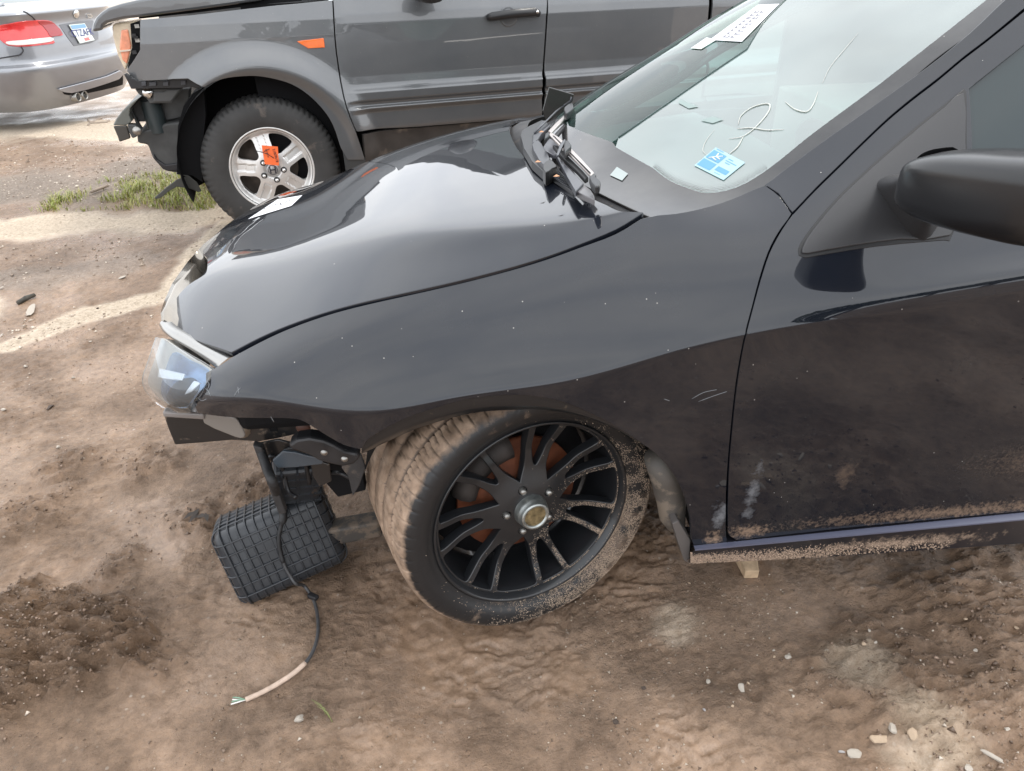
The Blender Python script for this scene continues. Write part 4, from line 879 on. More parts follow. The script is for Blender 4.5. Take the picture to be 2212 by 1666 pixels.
# rim
M_rim = mat('satin black rim', (.013, .014, .016), .34, coat=.3)
M_rimm = add_mud('satin black rim with mud', M_rim, [(tuple(wp_(.20, R(-38), 0)-np.array(CO)), (.17, .12, .17), 1, 110, (.33, .25, .19)), (tuple(wp_(.22, R(-100), 0)-np.array(CO)), (.12, .1, .05), .9, 120, (.33, .25, .19)), (tuple(wp_(.1, R(60), 0)-np.array(CO)), (.3, .2, .3), .5, 150, (.25, .22, .2))])
rm = MB()
rm.lathe([(.2385, .002), (.241, .012), (.2375, .014), (.233, .010), (.229, -.004), (.224, -.012), (.222, -.03), (.214, -.12), (.22, -.19)], WC, wn, we, 96)
NP = 7; a_off = R(180)
def rimf(uv):
    uv = np.asarray(uv, float)
    def hh(x, y):
        r = np.hypot(x, y); a = np.arctan2(y, x); h = -.014-.016*sst(.04, .12, r)+.024*sst(.15, .232, r)
        m = np.abs(((a-a_off+np.pi) % (2*np.pi/NP))-np.pi/NP)          # 0 between pairs, pi/NP on the pair axis
        h = h-.006*sst(.085, .12, r)*sst(R(6), R(0), np.abs((np.pi/NP-m)))*0
        return h
    e = 1e-3; x, y = uv[:, 0], uv[:, 1]; h = hh(x, y); gx_ = (hh(x+e, y)-h)/e; gy_ = (hh(x, y+e)-h)/e
    P = WC+we*uv[:, :1]+wz*uv[:, 1:]+wn*h[:, None]; n = wn-we*gx_[:, None]-wz*gy_[:, None]; return P, n/np.linalg.norm(n, axis=1)[:, None]
def wwin(pts, c):
    q = [(r*math.cos(c+R(t)), r*math.sin(c+R(t))) for r, t in pts]; return [tuple(p) for p in cr_(q, 4, True)]
wins = []
for k in range(NP):
    c = a_off+2*math.pi*k/NP
    wins.append(wwin([(.110, -2.2), (.110, 2.2), (.124, 5.2), (.160, 7.2), (.195, 7.8), (.218, 8.0), (.2250, 6.3), (.2250, -6.3), (.218, -8.0), (.195, -7.8), (.160, -7.2), (.124, -5.2)], c))
    c += math.pi/NP
    wins.append(wwin([(.079, -.8), (.079, .8), (.092, 6.6), (.115, 12.6), (.150, 14.5), (.207, 14.5), (.220, 14.2), (.2255, 12), (.2265, 5), (.2265, -5), (.2255, -12), (.220, -14.2), (.207, -14.5), (.150, -14.5), (.115, -12.6), (.092, -6.6)], c))
LUGS = [(.0585*math.cos(a), .0585*math.sin(a), a) for a in (R(33+72*k) for k in range(5))]
for (x, y, a) in LUGS: wins.append([(x+.0125*math.cos(t), y+.0125*math.sin(t)) for t in np.linspace(0, 2*math.pi, 15)[:-1]])
panel('rim_face', rimf, [(.2335*math.cos(t), .2335*math.sin(t)) for t in np.linspace(0, 2*math.pi, 121)[:-1]], M_rim, whl, holes=wins, su=.0075, thick=.026, bev=.0028, back=False)
rmo = rm.build('rim', M_rim, whl); 
cp = MB(); cp.lathe([(0, .012), (.026, .012)], WC, wn, we, 32); cp.build('centre_cap', mat('brassy cap face', (.22, .17, .09), .4, metal=.5, var=.5, vscale=90), whl)
cp = MB(); cp.lathe([(.026, .012), (.028, .016), (.0325, .016), (.035, .012), (.0355, .005), (.038, .003), (.039, -.004), (.042, -.018)], WC, wn, we, 40); cp.build('cap_ring', mat('worn silver ring', (.36, .38, .37), .38, metal=.85, var=.25, vscale=60), whl)
for (x, y, a) in LUGS:
    q = WC+we*x+wz*y+wn*-.022; nb = MB(); nb.lathe([(0, .014), (.0045, .014), (.008, .010), (.009, .002), (.009, -.01)], q, wn, we, 12); nb.build('lug_nut', M_steel, whl)
    nb = MB(); nb.lathe([(0, -.012), (.0135, -.012), (.0135, .0)], q, wn, we, 14); nb.build('lug_pocket', M_dark, whl)
br = MB(); br.lathe([(.0, -.07), (.075, -.07), (.08, -.085), (.15, -.085), (.15, -.105), (.0, -.105)], WC, wn, we, 48); br.build('brake_disc', mat('rusty disc', (.17, .05, .02), .75, var=.35, vscale=25), whl)
br = MB(); br.tube([wp_(.135, a, -.095) for a in np.linspace(R(95), R(165), 8)], .032, 10); br.build('brake_caliper', mat('dark caliper', (.04, .032, .028), .7), whl)
br = MB(); br.lathe([(.0, -.12), (.17, -.12), (.21, -.14)], WC, wn, we, 40); br.build('dust_shield', M_dark, whl)
# mud grains splashed on the rim and the tyre
V = []; F = []
GP = []
_q = np.random.RandomState(11); ga = R(-35)+_q.normal(size=60000)*R(38); gr_ = .235+_q.normal(size=60000)*.055
gx2, gy2 = gr_*np.cos(ga), gr_*np.sin(ga); okk = (gr_ < .300) & (gr_ > .05)
okk &= fbm(gx2*1., gy2*1., .035, 3)+.22*np.cos(ga+R(35)) > _q.uniform(-.15, .35, 60000)
for w_ in wins: okk &= ~inpoly(gx2, gy2, w_)
gx2, gy2, gr_ = gx2[okk][:15000], gy2[okk][:15000], gr_[okk][:15000]
Pg, _n = rimf(np.c_[gx2, gy2])
for i in range(len(gx2)):
    if gr_[i] > .2335:
        h = float(np.interp(gr_[i], [.2335, .241, .246, .256, .272, .290, .303], [.010, .012, .011, .021, .028, .028, .021])); c = WC+we*gx2[i]+wz*gy2[i]+wn*h
    else: c = Pg[i]
    s = _q.uniform(.0005, .0014)*(1.6 if _q.rand() < .08 else 1); k = len(V)
    for d in (we, -we*.5+wz*.9, -we*.5-wz*.9, wn): V.append(c+d*s)
    F += [(k, k+1, k+3), (k+1, k+2, k+3), (k+2, k, k+3)]
mesh('mud_grains', V, F, mat('splashed mud', (.40, .31, .235), .9, var=.3, vscale=300), whl, False, kind='stuff')
# ---- mirror
MCn = np.array([.680, -1.066, 1.070])
def mirror():
    V = []; F = []; nu, nv = 40, 24
    def se(w, e): return math.copysign(abs(w)**e, w)
    for i in range(nv+1):
        ph = -math.pi/2+math.pi*i/nv
        for j in range(nu):
            th = 2*math.pi*j/nu
            x = se(math.cos(ph), .5)*se(math.cos(th), .5); y = se(math.cos(ph), .42)*se(math.sin(th), .5); z = se(math.sin(ph), .42)
            X = x*.062*(1-.15*max(0, y)); Y = y*.145; Z = (z if z < 0 else z*.92)*.062*(1-.06*y)*(1-.22*max(0, y)**2)
            if X < 0: Z *= 1+.12*X/.06
            V.append(MCn+np.array([X*math.cos(.2)-Y*math.sin(.2), X*math.sin(.2)+Y*math.cos(.2), Z-.02*y]))
    for i in range(nv):
        for j in range(nu): F.append((i*nu+j, i*nu+(j+1) % nu, (i+1)*nu+(j+1) % nu, (i+1)*nu+j))
    return mesh('side_mirror', V, F, mat('satin black mirror housing', (.010, .010, .011), .24, bump=.03), car)
mr_ = mirror()
print('mirror px', [proj(MCn+np.array(d)) for d in ((-.062, .12, 0), (-.062, .12, .07), (-.062, 0, .078), (-.06, 0, -.078), (.06, -.12, .07), (-.06, .12, -.07))], 'want left 1940,420; top (2100,320); bottom (2050,515)')
rA = [LS.hit(*p) for p in cr_([(1890, 400), (1905, 384), (1945, 376), (2000, 380), (2040, 440), (2010, 515), (1968, 512), (1932, 468), (1903, 425)], 3, True)]
PA = LS.pos(rA); cA = PA.mean(0); cB = MCn+np.array([-.015, .115, -.005]); V = []; F = []; nA = len(PA)
for k in range(5):
    t = k/4; c = cA*(1-t)+cB*t; sc = 1-.25*math.sin(t*math.pi); up = np.array([0, -.012, 0])*math.sin(t*math.pi)
    for p in PA:
        d = p-cA; V.append(c+np.array([d[0]*(1-t*.3), d[1]*(1-t), d[2]*(1-.0*t)])*sc+up)
for k in range(4):
    for i in range(nA): F.append((k*nA+i, k*nA+(i+1) % nA, (k+1)*nA+(i+1) % nA, (k+1)*nA+i))
mesh('mirror_arm', V, F, MC['satin black plastic sail'], mr_)
# ================================================================== GROUND
def gxy(px, py): p = at(px, py, 'z', 0.); return p[:2]
def polyd(x, y, pts):
    P = np.array([gxy(*p) for p in pts]); d = np.full(np.shape(x), 1e9)
    for a, b in zip(P[:-1], P[1:]):
        ab = b-a; l = ab@ab; t = np.clip(((x-a[0])*ab[0]+(y-a[1])*ab[1])/l, 0, 1); d = np.minimum(d, np.hypot(x-a[0]-t*ab[0], y-a[1]-t*ab[1]))
    return d
heapc = gxy(95, 1400); heap2 = gxy(10, 1480)
def clod(x, y):
    d1 = np.hypot((x-heapc[0])/.30, (y-heapc[1])/.20); m = sst(1.25, .55, d1+fbm(x, y, .12, 3)*.7)
    for (px, py, r) in ((560, 1090, .16), (330, 1000, .10), (150, 1010, .13), (2080, 1560, .30), (2140, 1330, .25), (2190, 1620, .2), (60, 1110, .12), (430, 1130, .09), (250, 1230, .07)):
        c = gxy(px, py); m = np.maximum(m, .55*sst(1.3, .3, np.hypot(x-c[0], y-c[1])/r+fbm(x, y, .1, 3)*.9))
    return m
def gh(x, y):
    x = np.asarray(x, float); y = np.asarray(y, float); near = sst(14, 2, np.hypot(x, y+.5))
    c = clod(x, y)
    h = fbm(x, y, 1.7, 3)*.035+fbm(x+7, y, .45, 3)*.016*near
    fine = sst(-.25, .25, fbm(x+3, y+9, .35, 2))           # rough versus slick patches
    wx_ = fbm(x+31, y+7, .12, 2)*.06; wy_ = fbm(x+3, y+57, .12, 2)*.06
    r1 = 1-np.abs(fbm(x+wx_, y*1.5+wy_, .10, 4, .55))*3.2; r2 = 1-np.abs(fbm(x*1.1+9+wx_, y*1.5+wy_, .040, 3, .6))*3.0
    nr2 = sst(5, 1.5, np.hypot(x, y+.8))
    h = h+near*(.15+.85*fine)*(np.clip(r1, -.4, 1)*.0075+np.clip(r2, -.4, 1)*.0042*nr2)+near*fbm(x, y, .11, 4, .6)*.004+nr2*fbm(x, y, .018, 3, .65)*(.0012+.0020*fine)
    rid = 1-np.abs(fbm(x*.8+2, y*1.3, .09, 4, .6))*2.4
    h = h+c*(np.clip(rid, -.2, 1)*.042+.012+(1-np.abs(fbm(x+1, y, .045, 4, .65))*3)*.012+fbm(x, y, .03, 3, .7)*.012)
    h = h+.05*sst(.9, 1.9, y)*sst(30, 4, np.abs(y))         # the far lane stands a little higher
    r = np.hypot(x-(-.06), y-(-.83)); h = h-.030*sst(.55, .05, r)      # hollow pressed by the wheel
    h = h-.012*sst(.25, .0, np.abs(y+.82))*sst(.2, .5, x)-.0
    for (X, Y) in ((-1.09, 1.9),): h = h*(1-sst(.6, .1, np.hypot(x-X, y-Y)))+.04*sst(.6, .1, np.hypot(x-X, y-Y))
    return h-.004
def sheet(n, a, lo, hi):
    b0 = np.arcsinh(lo/a); b1 = np.arcsinh(hi/a); return a*np.sinh(np.linspace(b0, b1, n))
gx = sheet(1000, .60, -45, 45)-.05; gy = sheet(930, .42, -30, 75)-.95
X, Y = np.meshgrid(gx, gy); Z = gh(X, Y)
nx_, ny_ = len(gx), len(gy)
me = bpy.data.meshes.new('ground'); me.vertices.add(nx_*ny_); me.vertices.foreach_set('co', np.stack([X, Y, Z], -1).astype(np.float32).ravel())
ii = np.arange((ny_-1)*(nx_-1)); r0 = ii//(nx_-1)*nx_+ii % (nx_-1)
lo_ = np.stack([r0, r0+1, r0+1+nx_, r0+nx_], -1).astype(np.int32)
me.loops.add(lo_.size); me.loops.foreach_set('vertex_index', lo_.ravel()); me.polygons.add(len(ii)); me.polygons.foreach_set('loop_start', (ii*4).astype(np.int32)); me.polygons.foreach_set('use_smooth', np.ones(len(ii), bool)); me.update(); me.validate()
wob = fbm(X, Y, .5, 4)*.6+fbm(X+5, Y, .12, 3)*.25
def band(pts, w, k=1):
    d = polyd(X, Y, pts); return k*sst(1.15, .45, d/w+wob)
pale = band([(-300, 330), (0, 298), (150, 290), (300, 296), (360, 300)], .50)  # bands of pale stone; the sunlight on them is painted into the colour
pale = np.maximum(pale, band([(-300, 540), (0, 515), (160, 500), (300, 497), (420, 490), (500, 462), (600, 450)], .26))
pale = np.maximum(pale, band([(20, 745), (90, 716), (180, 678), (290, 655), (370, 640), (440, 560), (490, 500)], .085))
pale = np.maximum(pale, band([(-400, 700), (-100, 690)], .2, .7))
pale = np.maximum(pale, .5*sst(4, 12, Y+wob*3))
grey = np.maximum(band([(-200, 420), (0, 410), (200, 430), (330, 370), (420, 360)], .45, .8), band([(0, 620), (120, 610), (300, 580)], .14, .5))
for (px, py, w_) in ((1850, 1430, .10), (1990, 1560, .10), (2010, 1640, .12), (1460, 1330, .08)):
    c = gxy(px, py); pale = np.maximum(pale, .45*sst(1.1, .3, np.hypot(X-c[0], Y-c[1])/w_+wob*1.3))
cl = clod(X, Y)
for nm, v in (('pale', pale), ('grey', grey), ('clod', cl)):
    a = me.attributes.new(nm, 'FLOAT', 'POINT'); a.data.foreach_set('value', v.astype(np.float32).ravel())
gm = bpy.data.materials.new('wet mud and gravel'); gm.use_nodes = True; t = gm.node_tree; b = t.nodes['Principled BSDF']; Ln = t.links
tc = t.nodes.new('ShaderNodeTexCoord')
def nz_(sc, det=6, ro=.55, dist=0):
    n = t.nodes.new('ShaderNodeTexNoise'); n.inputs['Scale'].default_value = sc; n.inputs['Detail'].default_value = det; n.inputs['Roughness'].default_value = ro; n.inputs['Distortion'].default_value = dist; Ln.new(tc.outputs['Object'], n.inputs['Vector']); return n.outputs[0]
def ramp(src, stops):
    r = t.nodes.new('ShaderNodeValToRGB'); Ln.new(src, r.inputs[0]); e = r.color_ramp.elements
    while len(e) < len(stops): e.new(.5)
    for q, (p, c) in zip(e, stops): q.position = p; q.color = (*c, 1)
    return r.outputs[0]
def mixc(f, a_, b_, mode='MIX'):
    m = t.nodes.new('ShaderNodeMix'); m.data_type = 'RGBA'; m.blend_type = mode
    for s_, v in ((0, f), (6, a_), (7, b_)):
        if hasattr(v, 'links'): Ln.new(v, m.inputs[s_])
        elif isinstance(v, (int, float)): m.inputs[s_].default_value = v
        else: m.inputs[s_].default_value = (*v, 1)
    return m.outputs[2]
def attr(n):
    a = t.nodes.new('ShaderNodeAttribute'); a.attribute_name = n; return a.outputs['Fac']
def mth(op, a_, b_=None, c_v=None):
    m = t.nodes.new('ShaderNodeMath'); m.operation = op
    for i, v in enumerate((a_, b_, c_v)):
        if v is None: continue
        if hasattr(v, 'links'): Ln.new(v, m.inputs[i])
        else: m.inputs[i].default_value = v
    return m.outputs[0]
mudc = ramp(nz_(2.2, 8, .62), [(.22, (.185, .120, .077)), (.5, (.262, .177, .119)), (.80, (.315, .220, .154))])
fine_ = mixc(1.0, ramp(nz_(38, 8, .75), [(.30, (.60, .57, .53)), (.5, (1, 1, 1)), (.72, (1.35, 1.33, 1.30))]), ramp(nz_(9, 5, .6), [(.32, (.85, .84, .82)), (.5, (1, 1, 1)), (.7, (1.08, 1.08, 1.08))]), 'MULTIPLY')
base = mixc(1.0, mudc, fine_, 'MULTIPLY')
sand_and_sun = ramp(nz_(60, 8, .75), [(.3, (.34, .26, .18)), (.5, (.62, .51, .39)), (.7, (.74, .64, .52))])
gcol = ramp(nz_(75, 6, .7), [(.35, (.11, .09, .07)), (.52, (.23, .19, .155)), (.7, (.40, .35, .30))])
base = mixc(attr('grey'), base, gcol)
pm = mth('MULTIPLY', attr('pale'), mth('ADD', mth('MULTIPLY', nz_(11, 6, .7), 1.1), .62)); 
cl1 = t.nodes.new('ShaderNodeClamp'); Ln.new(pm, cl1.inputs[0])
base = mixc(cl1.outputs[0], base, sand_and_sun)
base = mixc(mth('MULTIPLY', attr('clod'), 1.0), base, mixc(1., (.74, .69, .63), base, 'MULTIPLY'))
# little embedded grit
vo = t.nodes.new('ShaderNodeTexVoronoi'); vo.inputs['Scale'].default_value = 75; Ln.new(tc.outputs['Object'], vo.inputs['Vector'])
sc_ = t.nodes.new('ShaderNodeSeparateColor'); Ln.new(vo.outputs['Color'], sc_.inputs[0])
gsel = mth('MULTIPLY', mth('GREATER_THAN', sc_.outputs[0], .90), mth('LESS_THAN', vo.outputs['Distance'], .28))
base = mixc(mth('MULTIPLY', gsel, .4), base, ramp(sc_.outputs[1], [(0, (.16, .12, .09)), (.5, (.34, .27, .21)), (1, (.62, .55, .47))]))
Ln.new(base, b.inputs['Base Color'])
wet = nz_(2.6, 5, .55)
rg = t.nodes.new('ShaderNodeMapRange'); rg.inputs[1].default_value = .38; rg.inputs[2].default_value = .60; rg.inputs[3].default_value = .20; rg.inputs[4].default_value = .50; Ln.new(wet, rg.inputs[0])
rr_ = mth('MAXIMUM', rg.outputs[0], mth('MULTIPLY', mth('MAXIMUM', attr('pale'), attr('grey')), .95)); Ln.new(rr_, b.inputs['Roughness'])
b.inputs['Specular IOR Level'].default_value = .45
rdg = mth('SUBTRACT', 1.0, mth('MULTIPLY', mth('ABSOLUTE', mth('SUBTRACT', nz_(34, 8, .72, .6), .5)), 5.0)); hsum = mth('ADD', mth('MULTIPLY', rdg, .42), mth('ADD', mth('MULTIPLY', nz_(70, 9, .8), 1.1), mth('MULTIPLY', nz_(240, 4, .7), .35))); hsum = mth('ADD', hsum, mth('MULTIPLY', mth('MULTIPLY', gsel, .5), 1.0))
for sc2, am2 in ((52, .55), (130, .35)):
    v2 = t.nodes.new('ShaderNodeTexVoronoi'); v2.inputs['Scale'].default_value = sc2; v2.feature = 'F1'
    dsp = t.nodes.new('ShaderNodeMixRGB'); dsp.blend_type = 'ADD'; dsp.inputs[0].default_value = .03; Ln.new(tc.outputs['Object'], dsp.inputs[1]); nn2 = t.nodes.new('ShaderNodeTexNoise'); nn2.inputs['Scale'].default_value = 30; Ln.new(tc.outputs['Object'], nn2.inputs['Vector']); Ln.new(nn2.outputs['Color'], dsp.inputs[2]); Ln.new(dsp.outputs[0], v2.inputs['Vector'])
    hsum = mth('SUBTRACT', hsum, mth('MULTIPLY', mth('MULTIPLY', v2.outputs['Distance'], am2), mth('ADD', mth('MULTIPLY', nz_(5, 3), 1.6), -.3)))
bp = t.nodes.new('ShaderNodeBump'); bs_ = t.nodes.new('ShaderNodeMapRange'); bs_.inputs[1].default_value = .40; bs_.inputs[2].default_value = .58; bs_.inputs[3].default_value = .30; bs_.inputs[4].default_value = 1.0; Ln.new(wet, bs_.inputs[0]); Ln.new(mth('MAXIMUM', bs_.outputs[0], mth('MAXIMUM', mth('MAXIMUM', attr('pale'), attr('grey')), attr('clod'))), bp.inputs['Strength']); bp.inputs['Distance'].default_value = .010; Ln.new(hsum, bp.inputs['Height']); Ln.new(bp.outputs[0], b.inputs['Normal'])
me.materials.append(gm); go = bpy.data.objects.new('ground', me); COL.objects.link(go); go['kind'] = 'structure'
def gz(x, y): return float(gh(np.array([x]), np.array([y]))[0])
def gpt(px, py):
    p = at(px, py, 'z', 0.)
    for _ in range(3): p = at(px, py, 'z', gz(p[0], p[1]))
    return p
# ---- stones
def rock(seed, flat=.6, sub_=2):
    import bmesh
    bm = bmesh.new(); bmesh.ops.create_icosphere(bm, subdivisions=sub_, radius=1); q = random.Random(seed)
    pl = [(Vector([q.gauss(0, 1) for _ in range(3)]).normalized(), q.uniform(.55, .85)) for _ in range(9)]
    for v in bm.verts:
        for n, d in pl:
            k = v.co.dot(n)
            if k > d: v.co -= n*(k-d)
        v.co.z *= flat
    me = bpy.data.meshes.new('stone'); bm.to_mesh(me); bm.free(); return me
RK = [rock(i, rnd.uniform(.45, .8)) for i in range(8)]
M_st = [mat('pale limestone', (.40, .355, .30), .85, var=.2, vscale=60, bump=.3), mat('tan stone', (.40, .30, .21), .8, var=.25, vscale=60, bump=.3), mat('grey stone', (.33, .31, .30), .8, var=.25, vscale=60, bump=.3), mat('dark clod', (.07, .05, .038), .8, var=.3, vscale=60, bump=.4)]
RKM = {}
def stone(px, py, rpx, mi, label, group=None, asp=None, name='stone'):
    p = gpt(px, py); dist = np.linalg.norm(p-CAM); r = rpx/1.9*dist/FPX*1.05; k = rnd.randrange(8)
    if (k, mi) not in RKM: m2 = RK[k].copy(); m2.materials.append(M_st[mi]); RKM[(k, mi)] = m2
    o = bpy.data.objects.new(name, RKM[(k, mi)]); COL.objects.link(o); a = asp or (rnd.uniform(.9, 1.25), rnd.uniform(.65, .95), rnd.uniform(.7, 1.1))
    o.scale = (r*a[0], r*a[1], r*a[2]); o.rotation_euler = (rnd.uniform(-.3, .3), rnd.uniform(-.3, .3), rnd.uniform(0, 6.28)); o.location = (p[0], p[1], p[2]+r*.25)
    tag(o, label, 'stone' if name == 'stone' else 'clod', group); return o
def z4(x, y): return 1463.8+x*.3813, 1030+y*.3813
def z5(x, y): return x*.7395, 433.7+y*.7395
stone(647, 1554, 22, 0, 'whitish pink stone below the bare end of the cable')
stone(*z4(362, 1200), 17, 0, 'rounded cream stone just right of the white sliver below the sill')
stone(*z4(170, 1165), 14, 0, 'white sliver of stone left of the rounded cream stone')
stone(*z4(1215, 1430), 21, 0, 'largest white stone on the mud at the lower right')
stone(*z4(1325, 1455), 22, 1, 'tan stone touching the right of the largest white stone')
stone(*z4(1140, 1490), 24, 1, 'long tan stone half sunk below left of the largest white stone', asp=(1.5, .7, .5))
stone(*z4(1000, 1575), 22, 0, 'flat white stone near the bottom edge beside a round grey pebble', asp=(1.4, .8, .6))
stone(*z4(928, 1560), 10, 2, 'round grey pebble left of the flat white stone')
stone(*z4(1800, 1600), 24, 0, 'long pale shard of stone in the bottom right corner', asp=(1.8, .45, .5))
stone(*z4(1645, 1655), 16, 0, 'white stone cut by the bottom edge of the photo')
stone(*z4(625, 1025), 12, 0, 'white triangular chip in the mud below the middle of the sill')
stone(*z4(1865, 1440), 13, 0, 'small white stone near the right edge above the long pale shard')
stone(68, 673, 27, 0, 'large flat pale chip on the brown ground beside the short dark stick', asp=(1.3, .7, .15))
stone(*z5(357, 226), 12, 0, 'pale chip lying in the shaded strip between the bright sandy bands', asp=(1.2, .9, .4))
stone(*z5(170, 722), 9, 0, 'small white triangular chip on smooth mud left of the headlight')
stone(*z5(148, 605), 13, 3, 'dark clod of mud left of the headlight', name='mud_clod')
stone(1390, 1487, 10, 3, 'dark lump of mud left of the rounded cream stone', name='mud_clod')
stone(1330, 1560, 12, 3, 'dark lump of mud above the bottom edge, centre right', name='mud_clod')
for (x, y, r, k, lb) in (
 (545, 985, 8, 0, 'upper of two touching pebbles left of the white triangular chip'), (547, 1020, 8, 1, 'lower tan one of two touching pebbles left of the white triangular chip'),
 (765, 1085, 6, 0, 'tiny white pebble right of and below the white triangular chip'), (150, 1322, 10, 2, 'grey pebble straight below the white sliver of stone'),
 (310, 1300, 9, 1, 'tan pebble straight below the rounded cream stone'), (1452, 1412, 8, 0, 'small white pebble right of the largest white stone'),
 (1685, 985, 9, 0, 'pale pebble alone on the mud halfway up the right side'), (1570, 1375, 6, 0, 'small pale pebble up and right of the largest white stone'),
 (1630, 808, 8, 1, 'tan pebble below the right end of the sill'), (1920, 860, 9, 1, 'tan pebble at the right edge of the photo below the sill'),
 (520, 915, 5, 0, 'very small white chip below the wooden wedge'), (1220, 795, 5, 0, 'very small white chip below the middle of the door'),
 (65, 603, 7, 1, 'tan pebble in the mud between the wheel and the wooden wedge'), (310, 850, 8, 1, 'buff pebble just below the wooden wedge'),
 (400, 1170, 8, 1, 'tan pebble touching the upper right of the rounded cream stone'), (1050, 950, 12, 1, 'large brown pebble beside the pale crumbly patch of mud'),
 (1120, 940, 9, 0, 'flat pale pebble right of the large brown pebble'), (1085, 873, 7, 0, 'small pale pebble above the large brown pebble'),
 (1560, 525, 9, 2, 'grey brown pebble near the right end of the sill')):
    px, py = z4(x, y); stone(px, py, r*.85, k, lb)
for (x, y, r, k, lb) in (
 (265, 413, 7, 0, 'pale chip on the gravel below the lower bright sandy band'), (215, 518, 8, 0, 'white flake lying left of the headlight on the gravelly mud'),
 (435, 642, 7, 0, 'square white pebble just left of the tip of the bumper bracket'), (10, 612, 11, 0, 'pale shard at the left edge level with the headlight'),
 (75, 485, 8, 0, 'pale flat chip near the left edge below the dark stick'), (5, 395, 9, 0, 'cream pebble at the left edge straight below the flat pale chip'),
 (6, 256, 9, 0, 'pale stone at the left edge above the dark stick'), (285, 315, 6, 3, 'dark pebble in the middle of the lower bright sandy band')):
    px, py = z5(x, y); stone(px, py, r*.85, k, lb)
# gravel nobody could count
def scatter(name, n, gen, sz, m, seed):
    q = np.random.RandomState(seed); x, y = gen(q, n); z = gh(x, y); s = q.uniform(sz[0], sz[1], len(x))*np.where(q.rand(len(x)) < .12, 1.7, 1.)
    T = np.array([(1, 0, 0), (-.45, .8, 0), (-.45, -.8, 0), (0, 0, .8), (.1, .1, -.5)]); Fc = np.array([(0, 1, 3), (1, 2, 3), (2, 0, 3), (1, 0, 4), (2, 1, 4), (0, 2, 4)])
    a = q.uniform(0, 6.28, len(x)); c, s2 = np.cos(a), np.sin(a); V = T[None]*q.uniform(.6, 1.3, (len(x), 5, 1)); V = V*s[:, None, None]
    Vx = V[..., 0]*c[:, None]-V[..., 1]*s2[:, None]; Vy = V[..., 0]*s2[:, None]+V[..., 1]*c[:, None]
    P = np.stack([Vx+x[:, None], Vy+y[:, None], V[..., 2]*.8+z[:, None]+s[:, None]*.1], -1).reshape(-1, 3); F = (Fc[None]+5*np.arange(len(x))[:, None, None]).reshape(-1, 3)
    me = bpy.data.meshes.new(name); me.vertices.add(len(P)); me.vertices.foreach_set('co', P.astype(np.float32).ravel()); me.loops.add(F.size); me.loops.foreach_set('vertex_index', F.astype(np.int32).ravel()); me.polygons.add(len(F)); me.polygons.foreach_set('loop_start', (np.arange(len(F))*3).astype(np.int32)); me.update(); me.validate()
    me.materials.append(m); o = bpy.data.objects.new(name, me); COL.objects.link(o); o['kind'] = 'stuff'; return o
def stonemat(nm, a, b_, c):
    m = bpy.data.materials.new(nm); m.use_nodes = True; tt = m.node_tree; bb = tt.nodes['Principled BSDF']; bb.inputs['Roughness'].default_value = .85
    g = tt.nodes.new('ShaderNodeNewGeometry'); r = tt.nodes.new('ShaderNodeValToRGB'); tt.links.new(g.outputs['Random Per Island'], r.inputs[0]); e = r.color_ramp.elements; e[0].color = (*a, 1); e[1].color = (*c, 1); k = e.new(.6); k.color = (*b_, 1); tt.links.new(r.outputs[0], bb.inputs['Base Color']); return m
def g_near(q, n):
    x = q.uniform(-1.7, 1.7, n); y = -.75-q.rand(n)**1.2*.85; k = (fbm(x, y, .35, 3) > -.15+.3*q.rand(n))&((x > -.05)|(q.rand(n) < .25)); return x[k], y[k]
def g_far(q, n):
    x = q.uniform(-6, -.6, n); y = q.uniform(-.6, 6.5, n)**1.0; d = np.minimum.reduce([polyd(x, y, [(-300, 380), (0, 370), (200, 400), (400, 350)])/.9, polyd(x, y, [(-300, 610), (0, 590), (250, 560), (450, 520)])/.32, polyd(x, y, [(0, 720), (200, 690), (350, 680)])/.2]); k = d < 1.2*q.rand(n)+.1; return x[k], y[k]
def g_mid(q, n):
    x = q.uniform(-2.6, -.6, n); y = q.uniform(-1.2, 1.2, n); k = fbm(x, y, .3, 3) > .02+.25*q.rand(n); return x[k], y[k]
scatter('gravel', 9000, g_near, (.0012, .0036), stonemat('grit', (.12, .085, .06), (.30, .23, .17), (.62, .55, .46)), 1)
scatter('gravel', 15000, g_far, (.004, .011), stonemat('crushed stone', (.16, .12, .09), (.40, .32, .25), (.70, .62, .52)), 2)
scatter('gravel', 5000, g_mid, (.0018, .0048), MC.get('x') or stonemat('grit brown', (.13, .09, .065), (.26, .19, .14), (.60, .52, .43)), 3)
def g_cr(q, n):
    x = q.uniform(-2.6, 1.9, n); y = -1.75+q.rand(n)**.9*2.6; k = fbm(x, y, .16, 4, .6) > .0+.33*q.rand(n); return x[k], y[k]
def g_cl(q, n):
    x = q.uniform(-2.2, 1.9, n); y = q.uniform(-1.7, .1, n); k = clod(x, y) > .15+.8*q.rand(n); return x[k], y[k]
mc2 = stonemat('mud crumb', (.10, .064, .042), (.17, .115, .078), (.26, .18, .13)); mc2.node_tree.nodes['Principled BSDF'].inputs['Roughness'].default_value = .38
scatter('mud_crumbs', 22000, g_cr, (.0015, .0042), mc2, 5)
scatter('mud_crumbs', 30000, g_cl, (.002, .0072), mc2, 6)
